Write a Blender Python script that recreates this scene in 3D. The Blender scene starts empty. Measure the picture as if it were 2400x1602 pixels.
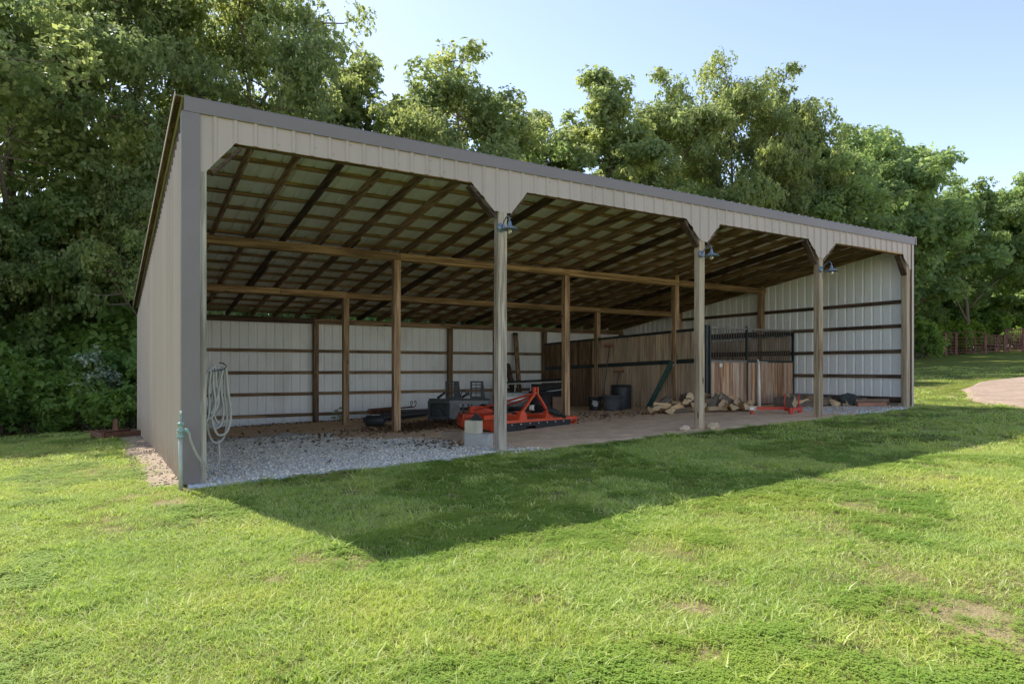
import bpy, math, random
import numpy as np
from mathutils import Vector, Matrix

# ------------------------------------------------------------------ camera, sky, sun, exposure
scn = bpy.context.scene
col = scn.collection
R = math.radians
cam_d = bpy.data.cameras.new('camera')
cam = bpy.data.objects.new('camera', cam_d); col.objects.link(cam)
cam.location = (-0.844, -8.405, 1.36)
cam.rotation_euler = (R(90), 0, -0.543)
cam_d.sensor_width = 36.0
cam_d.lens = 23.18
cam_d.shift_x = 0.01556
cam_d.shift_y = 0.0260
cam_d.clip_start = 0.05
cam_d.clip_end = 2000
scn.camera = cam

SUN = Vector((-0.95, 3.94, 4.46)).normalized()
SUN_EL = math.asin(SUN.z)
SUN_AZ = math.atan2(SUN.x, SUN.y)
world = bpy.data.worlds.new('World'); scn.world = world
world.use_nodes = True
wn = world.node_tree.nodes; wl = world.node_tree.links
wn.clear()
wo = wn.new('ShaderNodeOutputWorld'); bg = wn.new('ShaderNodeBackground'); sky = wn.new('ShaderNodeTexSky')
sky.sky_type = 'NISHITA'; sky.sun_disc = False
sky.sun_elevation = SUN_EL; sky.sun_rotation = SUN_AZ
sky.altitude = 200; sky.air_density = 0.8; sky.dust_density = 0.3; sky.ozone_density = 1.2
bg.inputs['Strength'].default_value = 0.15
tint = wn.new('ShaderNodeMix'); tint.data_type = 'RGBA'; tint.blend_type = 'MULTIPLY'
tint.inputs[0].default_value = 1.0; tint.inputs[7].default_value = (.77, .645, .555, 1)   # warm multiply over the whole sky, so its fill light is less blue
wl.new(sky.outputs[0], tint.inputs[6]); wl.new(tint.outputs[2], bg.inputs['Color']); wl.new(bg.outputs[0], wo.inputs['Surface'])
sd = bpy.data.lights.new('sun', 'SUN'); sd.energy = 2.05; sd.angle = R(0.5); sd.color = (1.0, 0.95, 0.86)
sun = bpy.data.objects.new('sun', sd); col.objects.link(sun)
sun.location = (-20, 60, 70)
sun.rotation_euler = SUN.to_track_quat('Z', 'Y').to_euler()
scn.view_settings.view_transform = 'Standard'
scn.view_settings.look = 'None'
scn.view_settings.exposure = 1.88
scn.view_settings.gamma = 1.0
scn.view_settings.use_curve_mapping = False
scn.cycles.max_bounces = 14
scn.cycles.diffuse_bounces = 10
scn.cycles.glossy_bounces = 3
scn.cycles.transmission_bounces = 8
scn.cycles.transparent_max_bounces = 6
scn.cycles.use_denoising = True

rng = np.random.default_rng(7)
rnd = random.Random(11)

# ------------------------------------------------------------------ helpers
class MB:
    """collects faces; build() links them as one mesh object"""
    def __init__(s): s.v = []; s.f = []; s.m = []
    def face(s, idx, m=0): s.f.append(tuple(idx)); s.m.append(m)
    def add(s, pts, faces, m=0):
        b = len(s.v); s.v.extend([tuple(map(float, p)) for p in pts])
        for f in faces: s.face([b + i for i in f], m)
        return s
    def box(s, x0, x1, y0, y1, z0, z1, m=0):
        p = [(x0,y0,z0),(x1,y0,z0),(x1,y1,z0),(x0,y1,z0),(x0,y0,z1),(x1,y0,z1),(x1,y1,z1),(x0,y1,z1)]
        return s.add(p, [(0,3,2,1),(4,5,6,7),(0,1,5,4),(1,2,6,5),(2,3,7,6),(3,0,4,7)], m)
    def bar(s, p, q, w, h, up=(0,0,1), m=0):
        p = Vector(p); q = Vector(q); d = (q - p).normalized()
        u = Vector(up)
        if abs(d.dot(u)) > .98: u = Vector((0,1,0))
        a = d.cross(u).normalized() * (w/2); b = a.cross(d).normalized() * (h/2)
        P = [p-a-b, p+a-b, p+a+b, p-a+b, q-a-b, q+a-b, q+a+b, q-a+b]
        return s.add(P, [(0,1,2,3)[::-1],(4,5,6,7),(0,1,5,4),(1,2,6,5),(2,3,7,6),(3,0,4,7)], m)
    def tube(s, pts, r, n=8, m=0, cap=True):
        pts = [Vector(p) for p in pts]; k = len(pts)
        rs = r if isinstance(r, (list, tuple)) else [r]*k
        b0 = len(s.v); prev = None
        for i, p in enumerate(pts):
            d = (pts[min(i+1,k-1)] - pts[max(i-1,0)]).normalized()
            if prev is None:
                u = Vector((0,0,1)) if abs(d.z) < .9 else Vector((1,0,0))
                a = d.cross(u).normalized()
            else:
                a = (prev - d*prev.dot(d)).normalized()
            prev = a; b = d.cross(a)
            for j in range(n):
                t = 2*math.pi*j/n
                s.v.append(tuple(p + (a*math.cos(t) + b*math.sin(t))*rs[i]))
        for i in range(k-1):
            for j in range(n):
                j2 = (j+1) % n
                s.face((b0+i*n+j, b0+i*n+j2, b0+(i+1)*n+j2, b0+(i+1)*n+j), m)
        if cap:
            s.face([b0+j for j in range(n)][::-1], m); s.face([b0+(k-1)*n+j for j in range(n)], m)
        return s
    def lathe(s, prof, c=(0,0,0), n=20, m=0, axis='z'):
        b0 = len(s.v); c = Vector(c)
        for r, z in prof:
            for j in range(n):
                t = 2*math.pi*j/n
                p = (r*math.cos(t), r*math.sin(t), z)
                if axis == 'y': p = (p[0], p[2], p[1])
                if axis == 'x': p = (p[2], p[0], p[1])
                s.v.append(tuple(c + Vector(p)))
        for i in range(len(prof)-1):
            for j in range(n):
                j2 = (j+1) % n
                s.face((b0+i*n+j, b0+i*n+j2, b0+(i+1)*n+j2, b0+(i+1)*n+j), m)
        return s
    def prism(s, poly, y0, y1, m=0, plane='xz'):
        n = len(poly)
        if plane == 'xz': P = [(x,y0,z) for x,z in poly] + [(x,y1,z) for x,z in poly]
        elif plane == 'yz': P = [(y0,y,z) for y,z in poly] + [(y1,y,z) for y,z in poly]
        else: P = [(x,y,y0) for x,y in poly] + [(x,y,y1) for x,y in poly]
        F = [tuple(range(n))[::-1], tuple(range(n,2*n))] + [(i,(i+1)%n,(i+1)%n+n,i+n) for i in range(n)]
        return s.add(P, F, m)
    def mesh(s, name, mats, smooth=False):
        me = bpy.data.meshes.new(name)
        me.from_pydata(s.v, [], s.f)
        for mt in (mats if isinstance(mats, (list,tuple)) else [mats]): me.materials.append(mt)
        me.polygons.foreach_set('material_index', s.m)
        if smooth: me.polygons.foreach_set('use_smooth', [True]*len(s.f))
        me.update()
        return me
    def build(s, name, mats, parent=None, smooth=False):
        return link(name, s.mesh(name, mats, smooth), parent)
def link(name, data, parent=None, loc=None, rot=None):
    o = bpy.data.objects.new(name, data); col.objects.link(o)
    if parent is not None: o.parent = parent
    if loc is not None: o.location = loc
    if rot is not None: o.rotation_euler = rot
    return o
def thing(name, label, cat, loc=(0,0,0), rz=0, group=None):
    o = link(name, None, None, loc, (0,0,rz)); o.empty_display_size = .2
    return tag(o, label, cat, group)
def tag(o, label=None, cat=None, group=None, kind=None):
    if label: o['label'] = label
    if cat: o['category'] = cat
    if group: o['group'] = group
    if kind: o['kind'] = kind
    return o
def copy_tree(o, parent=None):
    c = o.copy(); col.objects.link(c); c.parent = parent
    for ch in list(o.children): copy_tree(ch, c)
    return c
def np_mesh(name, V, F, mats):
    """fast mesh from vertex array and equal-sized face array"""
    me = bpy.data.meshes.new(name)
    nf, k = F.shape
    me.vertices.add(len(V)); me.vertices.foreach_set('co', np.ascontiguousarray(V, dtype=np.float32).ravel())
    me.loops.add(nf*k); me.loops.foreach_set('vertex_index', np.ascontiguousarray(F, dtype=np.int32).ravel())
    me.polygons.add(nf)
    me.polygons.foreach_set('loop_start', np.arange(0, nf*k, k, dtype=np.int32))
    for mt in mats: me.materials.append(mt)
    me.update(calc_edges=True); me.validate()
    return me
def fattr(me, name, vals):
    a = me.attributes.new(name, 'FLOAT', 'POINT'); a.data.foreach_set('value', np.ascontiguousarray(vals, dtype=np.float32))

# value noise for terrain masks
_tab = rng.random((256,256))
def vnoise(x, y):
    xi = np.floor(x).astype(int); yi = np.floor(y).astype(int); fx = x-xi; fy = y-yi
    fx = fx*fx*(3-2*fx); fy = fy*fy*(3-2*fy)
    a=_tab[xi%256,yi%256]; b=_tab[(xi+1)%256,yi%256]; c=_tab[xi%256,(yi+1)%256]; d=_tab[(xi+1)%256,(yi+1)%256]
    return (a*(1-fx)+b*fx)*(1-fy)+(c*(1-fx)+d*fx)*fy
def fbm(x, y, o=3):
    s = 0; a = .5
    for i in range(o): s = s + a*vnoise(x*2**i+17*i, y*2**i+31*i); a *= .5
    return s/(1-.5**o)

# ------------------------------------------------------------------ materials
class NT:
    def __init__(s, name):
        s.m = bpy.data.materials.new(name); s.m.use_nodes = True
        s.t = s.m.node_tree; s.n = s.t.nodes; s.n.clear()
        s.out = s.n.new('ShaderNodeOutputMaterial')
    def node(s, typ, ins=None, **kw):
        nd = s.n.new(typ)
        for k, v in kw.items(): setattr(nd, k, v)
        for k, v in (ins or {}).items():
            if isinstance(v, bpy.types.NodeSocket): s.t.links.new(v, nd.inputs[k])
            else: nd.inputs[k].default_value = v
        return nd
    def coords(s, scale=(1,1,1), space='Object', jitter=True):
        if space == 'World': v = s.node('ShaderNodeNewGeometry').outputs['Position']
        else: v = s.node('ShaderNodeTexCoord').outputs[space]
        if jitter:
            oi = s.node('ShaderNodeObjectInfo')
            j = s.node('ShaderNodeMath', {0: oi.outputs['Random'], 1: 40.0}, operation='MULTIPLY')
            v = s.node('ShaderNodeVectorMath', {0: v, 1: j.outputs[0]}, operation='ADD').outputs[0]
        return s.node('ShaderNodeVectorMath', {0: v, 1: tuple(scale)}, operation='MULTIPLY').outputs[0]
    def noise(s, vec, scale=1, detail=5, rough=.55, dist=0):
        return s.node('ShaderNodeTexNoise', {'Vector': vec, 'Scale': scale, 'Detail': detail, 'Roughness': rough, 'Distortion': dist}).outputs['Fac']
    def ramp(s, fac, stops):
        r = s.node('ShaderNodeValToRGB', {'Fac': fac}); e = r.color_ramp.elements
        while len(e) > 1: e.remove(e[-1])
        e[0].position = stops[0][0]; c = stops[0][1]; e[0].color = (*c, 1) if len(c) == 3 else c
        for p, c in stops[1:]:
            x = e.new(p); x.color = (*c, 1) if len(c) == 3 else c
        return r.outputs['Color']
    def mix(s, fac, a, b, typ='MIX'):
        m = s.node('ShaderNodeMix', data_type='RGBA', blend_type=typ)
        for i, v in ((0, fac), (6, a), (7, b)):
            if isinstance(v, bpy.types.NodeSocket): s.t.links.new(v, m.inputs[i])
            else: m.inputs[i].default_value = v if i == 0 else ((*v, 1) if len(v) == 3 else v)
        return m.outputs[2]
    def bump(s, h, strength=.3, dist=.01):
        return s.node('ShaderNodeBump', {'Height': h, 'Strength': strength, 'Distance': dist}).outputs['Normal']
    def surf(s, color, rough=.6, metal=0, spec=.4, normal=None, **extra):
        p = s.node('ShaderNodeBsdfPrincipled', {'Base Color': color if isinstance(color, bpy.types.NodeSocket) else (*color, 1), 'Roughness': rough, 'Metallic': metal, 'Specular IOR Level': spec})
        for k, v in extra.items(): p.inputs[k.replace('_',' ')].default_value = v
        if normal is not None: s.t.links.new(normal, p.inputs['Normal'])
        s.t.links.new(p.outputs[0], s.out.inputs['Surface'])
        s.p = p
        return s.m
def mul(c, k): return tuple(min(1, a*k) for a in c)
def paint(name, c, rough=.5, metal=0, var=.12, scale=3, dirt=None, dirt_amt=.5, stretch=(1,1,1), spec=.4, bump=.05, objvar=.06):
    t = NT(name); v = t.coords(stretch)
    n1 = t.noise(v, scale, 6); n2 = t.noise(v, scale*9, 4)
    c1 = t.ramp(n1, [(.3, mul(c, 1-var)), (.7, mul(c, 1+var))])
    if dirt:
        f = t.ramp(t.noise(v, scale*2.3, 8, .65), [(.5, (0,0,0)), (.75, (dirt_amt,)*3)])
        c1 = t.mix(f, c1, dirt)
    oi = t.node('ShaderNodeObjectInfo')
    ov = t.node('ShaderNodeMapRange', {'Value': oi.outputs['Random'], 'To Min': 1-objvar, 'To Max': 1+objvar})
    c1 = t.node('ShaderNodeHueSaturation', {'Color': c1, 'Value': ov.outputs[0]}).outputs[0]
    return t.surf(c1, rough, metal, spec, t.bump(n2, bump, .004))
def wood(name, c, axis=2, c2=None, rough=.8, objvar=.22, knots=True, grey=None):
    """lumber with grain along one axis"""
    t = NT(name)
    st = [26.0]*3; st[axis] = 1.1
    v = t.coords(st)
    st2 = [5.0]*3; st2[axis] = .5
    v2 = t.coords(st2)
    n1 = t.noise(v, 1.0, 6, .6, .6); n2 = t.noise(v2, 1.0, 4, .6)
    c2 = c2 or mul(c, .55)
    a = t.ramp(n1, [(.36, mul(c2,.8)), (.47, c2), (.53, c), (.66, mul(c, 1.3))])
    b = t.ramp(n2, [(.3, (.6,.6,.6)), (.7, (1.15,1.15,1.15))])
    a = t.mix(1.0, a, b, 'MULTIPLY')
    if grey:
        g = t.ramp(t.noise(v2, .8, 5, .7), [(.4, (0,0,0)), (.65, (.85,)*3)])
        a = t.mix(g, a, grey)
    if knots:
        st3 = [9.0]*3; st3[axis] = 2.6
        vo = t.node('ShaderNodeTexVoronoi', {'Vector': t.coords(st3), 'Scale': .55}).outputs['Distance']
        k = t.ramp(vo, [(.05, (1,1,1)), (.13, (0,0,0))])
        a = t.mix(k, a, mul(c, .22))
    oi = t.node('ShaderNodeObjectInfo')
    ov = t.node('ShaderNodeMapRange', {'Value': oi.outputs['Random'], 'To Min': 1-objvar, 'To Max': 1+objvar})
    a = t.node('ShaderNodeHueSaturation', {'Color': a, 'Value': ov.outputs[0]}).outputs[0]
    return t.surf(a, rough, 0, .2, t.bump(n1, .35, .004))

M = {}
TAN = (.44, .355, .31)
def m_tan():
    t = NT('tan_steel')
    v = t.coords((1,1,.35)); w = t.coords(space='World', jitter=False)
    c = t.ramp(t.noise(v, .7, 6), [(.3, mul(TAN,.94)), (.7, mul(TAN,1.05))])
    f = t.ramp(t.noise(v, 1.8, 8, .65), [(.5, (0,0,0)), (.78, (.28,)*3)])
    c = t.mix(f, c, (.33,.26,.18))
    st = t.ramp(t.noise(t.coords((9,9,.25)), 1, 5, .6), [(.52, (0,0,0)), (.72, (.22,)*3)])
    c = t.mix(st, c, (.27,.22,.16))
    z = t.node('ShaderNodeSeparateXYZ', {0: w}).outputs['Z']
    sp = t.node('ShaderNodeMapRange', {'Value': z, 'From Min': .0, 'From Max': .75, 'To Min': 1.0, 'To Max': 0.0})
    k = t.node('ShaderNodeMath', {0: sp.outputs[0], 1: t.noise(w, 7, 6, .7)}, operation='MULTIPLY')
    c = t.mix(t.ramp(k.outputs[0], [(.18, (0,0,0)), (.6, (.75,)*3)]), c, (.30,.22,.14))
    oi = t.node('ShaderNodeObjectInfo')
    ov = t.node('ShaderNodeMapRange', {'Value': oi.outputs['Random'], 'To Min': .96, 'To Max': 1.04})
    c = t.node('ShaderNodeHueSaturation', {'Color': c, 'Value': ov.outputs[0]}).outputs[0]
    return t.surf(c, .42, 0, .4, t.bump(t.noise(t.coords((1.6,1.6,.9)), 1.3, 3), .12, .03))
M['tan'] = m_tan()
M['white_steel'] = paint('white_steel', (.84,.84,.84), .45, 0, .05, .6, (.36,.33,.27), .35, (1,1,.4), .35, .02, .03)
M['roof_under'] = paint('roof_underside', (.74,.75,.64), .4, 0, .07, .8, (.30,.28,.20), .3, (1,.5,1), .35, .02, .05)
M['roof_top'] = paint('roof_top', (.20,.19,.19), .45, 0, .05, .7)
M['trim'] = paint('trim_steel', (.20,.168,.17), .42, 0, .06, .8, (.14,.12,.10), .25, (1,1,1), .4, .02, .02)
for ax, nm in enumerate('xyz'):
    M['gold_'+nm] = wood('gold_lumber_'+nm, (.42,.275,.14), ax, (.26,.165,.08))
    M['brown_'+nm] = wood('brown_lumber_'+nm, (.30,.20,.12), ax, (.175,.115,.07))
    M['dark_'+nm] = wood('dark_lumber_'+nm, (.125,.083,.056), ax, (.075,.05,.036))
    M['plank_'+nm] = wood('stall_plank_'+nm, (.62,.45,.30), ax, (.44,.30,.19), .8, .15, True, (.58,.47,.36))
M['plank_red'] = wood('red_plank', (.50,.27,.14), 2, (.32,.165,.09), .75, .28, False, (.60,.46,.36))
M['post_grey'] = wood('weathered_post', (.46,.37,.28), 2, (.29,.22,.165), .85, .06, True, (.53,.48,.42))
M['post_tan'] = wood('treated_post', (.46,.335,.215), 2, (.29,.20,.125), .85, .06, True, (.50,.42,.32))
M['post_brown'] = wood('inner_post', (.44,.285,.165), 2, (.27,.17,.10), .85, .1)
M['jamb'] = wood('pale_jamb', (.46,.42,.35), 2, (.36,.32,.26), .8, .05, False)
M['dark_steel'] = paint('dark_steel', (.035,.04,.042), .5, .3, .3, 5, (.12,.08,.05), .35)
M['stall_steel'] = paint('stall_steel', (.030,.040,.042), .45, .2, .3, 6, (.10,.075,.05), .3)
M['bar_steel'] = paint('bar_steel', (.20,.185,.17), .5, .3, .3, 12, (.16,.09,.05), .5)
M['orange'] = paint('orange_paint', (.66,.075,.028), .42, 0, .14, 5, (.30,.16,.09), .35)
M['orange_dusty'] = paint('dusty_orange_paint', (.50,.15,.075), .7, 0, .15, 4, (.36,.26,.17), .9)
M['red'] = paint('red_paint', (.55,.055,.035), .5, 0, .15, 7, (.30,.15,.09), .3)
M['rubber'] = paint('black_rubber', (.018,.018,.020), .7, 0, .3, 8, (.10,.08,.06), .3)
M['black_plastic'] = paint('black_plastic', (.026,.028,.032), .5, 0, .2, 5, (.10,.085,.065), .3)
M['grey_plastic'] = paint('grey_plastic', (.085,.09,.10), .55, 0, .15, 5, (.15,.12,.09), .3)
M['worn_grey'] = paint('worn_grey_steel', (.20,.20,.19), .6, .1, .25, 6, (.14,.11,.08), .5)
M['bolt'] = paint('zinc_bolt', (.6,.6,.58), .35, .8, .1, 20)
M['white'] = paint('white_paint', (.72,.70,.65), .5, 0, .08, 9, (.35,.28,.2), .35)
M['galv'] = paint('galvanised', (.46,.48,.48), .38, .65, .18, 9)
M['alu'] = paint('aluminium', (.26,.26,.25), .45, .3, .15, 14)
M['rust'] = paint('rusty_iron', (.16,.075,.045), .85, .1, .35, 9, (.07,.04,.03), .7)
M['corral'] = paint('corral_pipe', (.22,.085,.07), .7, .1, .3, 4, (.06,.035,.03), .5)
M['blue'] = paint('blue_board', (.03,.05,.28), .5, 0, .12, 3)
M['hydrant'] = paint('hydrant_green', (.40,.44,.40), .55, 0, .12, 14, (.35,.34,.27), .5)
M['hydrant_head'] = paint('hydrant_head', (.22,.33,.30), .55, .1, .3, 40, (.60,.60,.54), .9)
M['hose'] = paint('hose_grey', (.36,.34,.31), .6, 0, .12, 9, (.25,.21,.16), .5)
M['concrete_warm'] = paint('pale_block', (.56,.50,.38), .9, 0, .10, 6, (.40,.34,.25), .4, bump=.4)
M['concrete'] = paint('grey_block', (.44,.43,.41), .92, 0, .10, 6, (.30,.27,.23), .4, bump=.4)
M['concrete_dirty'] = paint('dirty_block', (.24,.185,.13), .95, 0, .15, 6, (.16,.11,.07), .5, bump=.4)
M['lamp_metal'] = paint('lamp_metal', (.19,.24,.30), .42, .35, .2, 12)
M['green_steel'] = paint('green_steel', (.016,.058,.044), .5, 0, .2, 7, (.12,.10,.07), .3)
M['brown_box'] = paint('brown_crate', (.22,.13,.085), .85, 0, .15, 5)
M['bark'] = paint('bark', (0.146,0.112,0.083), .95, 0, .35, 14, (.26,.23,.19), .5, bump=.8)
M['cut_wood'] = paint('split_wood', (0.539,0.356,0.190), .85, 0, .2, 12, (.30,.17,.08), .5, bump=.3, objvar=.2)
M['pale_cut'] = paint('cut_end', (0.548,0.400,0.243), .85, 0, .15, 16, (.36,.24,.13), .5, bump=.3, objvar=.15)
M['rot_wood'] = paint('old_board', (0.230,0.162,0.115), .9, 0, .25, 9, (.27,.22,.17), .5, (1,1,1), .2, .4, .3)
M['red_board'] = paint('red_board', (0.365,0.176,0.115), .85, 0, .18, 8, (.2,.13,.09), .5)
M['tarp'] = paint('dark_tarp', (.045,.05,.05), .6, 0, .35, 10, (.18,.16,.12), .5)
M['bristle'] = paint('broom_bristle', (.27,.15,.075), .9, 0, .2, 30)
M['tan_stone'] = paint('limestone', (.58,.46,.33), .9, 0, .15, 10, (.42,.28,.2), .6, bump=.4)

def m_glass():
    t = NT('bulb_glass')
    return t.surf((.95,.86,.68), .08, 0, .5, Transmission_Weight=.75, IOR=1.3)
M['bulb'] = m_glass()

def m_lawn():
    t = NT('lawn_soil')
    v = t.coords(space='World', jitter=False)
    a = t.node('ShaderNodeAttribute', attribute_name='soil').outputs['Fac']
    n1 = t.noise(v, .55, 5); n2 = t.noise(v, 6, 6, .65); n3 = t.noise(v, 60, 4, .7)
    g = t.ramp(n2, [(.3, (.10,.12,.03)), (.55, (.17,.20,.045)), (.75, (.27,.27,.085))])
    g2 = t.ramp(n1, [(.35, (.8,.9,.8)), (.65, (1.2,1.1,.95))])
    g = t.mix(1.0, g, g2, 'MULTIPLY')
    g = t.mix(1.0, g, t.ramp(n3, [(.3, (.55,.55,.5)), (.7, (1.35,1.35,1.2))]), 'MULTIPLY')
    s = t.ramp(n3, [(.25, (.24,.19,.09)), (.6, (.40,.32,.17)), (.8, (.50,.42,.25))])
    f = t.node('ShaderNodeMath', {0: a, 1: t.node('ShaderNodeMath', {0: n2, 1: .5}, operation='SUBTRACT').outputs[0]}, operation='ADD')
    f = t.ramp(f.outputs[0], [(.34, (0,0,0)), (.70, (1,1,1))])
    return t.surf(t.mix(f, g, s), .95, 0, .1, t.bump(n3, .8, .03))
M['lawn'] = m_lawn()

def m_floor():
    t = NT('dirt_and_gravel')
    v = t.coords(space='World', jitter=False)
    a = t.node('ShaderNodeAttribute', attribute_name='gravel').outputs['Fac']
    n2 = t.noise(v, 3, 6, .6); n3 = t.noise(v, 34, 5, .7)
    vo = t.node('ShaderNodeTexVoronoi', {'Vector': v, 'Scale': 42.0})
    d = t.ramp(n3, [(.3, (.62,.41,.25)), (.55, (.86,.61,.40)), (.75, (.88,.68,.48))])
    d = t.mix(1.0, d, t.ramp(n2, [(.3, (.80,.77,.74)), (.7, (1.12,1.12,1.12))]), 'MULTIPLY')
    gr = t.mix(.5, t.ramp(n3, [(.3, (.58,.54,.48)), (.7, (.85,.82,.77))]), vo.outputs['Color'])
    gr = t.node('ShaderNodeHueSaturation', {'Color': gr, 'Saturation': .12, 'Value': 1.0}).outputs[0]
    f = t.node('ShaderNodeMath', {0: a, 1: t.node('ShaderNodeMath', {0: n2, 1: .5}, operation='SUBTRACT').outputs[0]}, operation='ADD')
    f = t.ramp(f.outputs[0], [(.38, (0,0,0)), (.62, (1,1,1))])
    h = t.mix(f, n3, vo.outputs['Distance'])
    return t.surf(t.mix(f, d, gr), .95, 0, .1, t.bump(h, .7, .02))
M['floor'] = m_floor()

def m_sand():
    t = NT('pink_sand')
    v = t.coords(space='World', jitter=False)
    n = t.noise(v, 1.4, 6, .6); n3 = t.noise(v, 14, 5, .7)
    c = t.ramp(n3, [(.3, (.29,.205,.15)), (.55, (.40,.305,.235)), (.75, (.48,.39,.31))])
    c = t.mix(1.0, c, t.ramp(n, [(.3, (.8,.78,.76)), (.7, (1.1,1.1,1.1))]), 'MULTIPLY')
    return t.surf(c, .95, 0, .1, t.bump(n3, .6, .03))
M['sand'] = m_sand()
M['strip'] = paint('pale_dirt', (.33,.255,.18), .95, 0, .3, 9, (.22,.16,.10), .7, bump=.6)

def m_stone(name, cols):
    t = NT(name)
    isl = t.node('ShaderNodeNewGeometry').outputs['Random Per Island']
    c = t.ramp(isl, [(i/(len(cols)-1), k) for i, k in enumerate(cols)])
    n = t.noise(t.coords(space='World', jitter=False), 60, 4)
    c = t.mix(1.0, c, t.ramp(n, [(.3,(.75,.75,.75)),(.7,(1.15,1.15,1.15))]), 'MULTIPLY')
    return t.surf(c, .9, 0, .2)
M['stone'] = m_stone('grey_stones', [(.50,.42,.32),(.74,.64,.51),(.85,.76,.63),(.88,.82,.71),(.78,.66,.52)])
M['stone_warm'] = m_stone('tan_stones', [(.36,.25,.165),(.58,.43,.29),(.68,.55,.40),(.50,.36,.245),(.72,.62,.49)])
M['stone_dull'] = m_stone('dull_stones', [(.18,.13,.09),(.30,.235,.17),(.37,.31,.24),(.25,.19,.14),(.40,.36,.30)])
M['litter'] = m_stone('dead_leaves', [(.07,.04,.02),(.14,.08,.04),(.20,.12,.06),(.10,.06,.035)])

def m_leaf(name, cols, trans=.38, tcol=(.24,.34,.045), big=.12):
    t = NT(name)
    isl = t.node('ShaderNodeNewGeometry').outputs['Random Per Island']
    c = t.ramp(isl, [(i/(len(cols)-1), k) for i, k in enumerate(cols)])
    n = t.noise(t.coords(space='World', jitter=False), big*4, 4)
    sh = t.ramp(n, [(.3,(.72,.80,.85)),(.7,(1.25,1.18,.95))])
    c = t.mix(1.0, c, sh, 'MULTIPLY')
    oi = t.node('ShaderNodeObjectInfo')
    ov = t.node('ShaderNodeMapRange', {'Value': oi.outputs['Random'], 'To Min': .85, 'To Max': 1.15})
    c = t.node('ShaderNodeHueSaturation', {'Color': c, 'Value': ov.outputs[0]}).outputs[0]
    p = t.node('ShaderNodeBsdfPrincipled', {'Base Color': c, 'Roughness': .55, 'Specular IOR Level': .3})
    tr = t.node('ShaderNodeBsdfTranslucent', {'Color': t.mix(1.0, t.mix(.5, c, tcol), sh, 'MULTIPLY')})
    m = t.node('ShaderNodeMixShader', {0: trans, 1: p.outputs[0], 2: tr.outputs[0]})
    t.t.links.new(m.outputs[0], t.out.inputs['Surface'])
    return t.m
M['leaf'] = m_leaf('oak_leaves', [(.15,.195,.09),(.21,.28,.12),(.29,.355,.165),(.18,.23,.105),(.40,.41,.22),(.25,.295,.135)], .58, (.58,.67,.21))
M['leaf_b'] = m_leaf('maple_leaves', [(.13,.19,.09),(.185,.27,.12),(.26,.35,.16),(.165,.23,.105),(.34,.385,.18)], .58, (.51,.66,.20))
M['leaf_shrub'] = m_leaf('shrub_leaves', [(.13,.22,.065),(.19,.29,.085),(.25,.36,.10),(.15,.25,.07)], .52, (.48,.66,.11))
M['leaf_pale'] = m_leaf('pale_leaves', [(.20,.26,.14),(.42,.45,.36),(.16,.22,.11),(.46,.49,.40)], .25, (.5,.55,.42))
M['leaf_lime'] = m_leaf('lime_leaves', [(.16,.26,.035),(.22,.32,.045),(.13,.22,.03)], .45, (.45,.60,.06))

def m_grass(name, cols, tip):
    t = NT(name)
    pos = t.coords(space='World', jitter=False)
    isl = t.node('ShaderNodeNewGeometry').outputs['Random Per Island']
    oi = t.node('ShaderNodeObjectInfo').outputs['Random']
    k = t.node('ShaderNodeMath', {0: isl, 1: oi}, operation='ADD')
    k = t.node('ShaderNodeMath', {0: k.outputs[0], 1: .5}, operation='MULTIPLY').outputs[0]
    c = t.ramp(k, [(i/(len(cols)-1), q) for i, q in enumerate(cols)])
    sh = t.ramp(t.noise(pos, .8, 5, .6), [(.3,(.82,.92,.85)),(.5,(1,1,1)),(.7,(1.25,1.12,1.0))])
    c = t.mix(1.0, c, sh, 'MULTIPLY')
    p = t.node('ShaderNodeBsdfPrincipled', {'Base Color': c, 'Roughness': .6, 'Specular IOR Level': .15})
    tr = t.node('ShaderNodeBsdfTranslucent', {'Color': t.mix(.5, c, tip)})
    m = t.node('ShaderNodeMixShader', {0: .42, 1: p.outputs[0], 2: tr.outputs[0]})
    t.t.links.new(m.outputs[0], t.out.inputs['Surface'])
    return t.m
M['blade'] = m_grass('grass_blades', [(.15,.27,.05),(.31,.44,.07),(.41,.53,.09),(.74,.73,.36),(.36,.49,.08),(.46,.53,.125),(.18,.31,.055)], (.55,.70,.11))
M['clover'] = m_grass('clover', [(.20,.32,.055),(.27,.39,.07),(.34,.45,.09)], (.50,.66,.09))
M['straw'] = m_grass('dry_blades', [(.42,.36,.17),(.54,.46,.25),(.36,.32,.13)], (.55,.48,.22))

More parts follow.
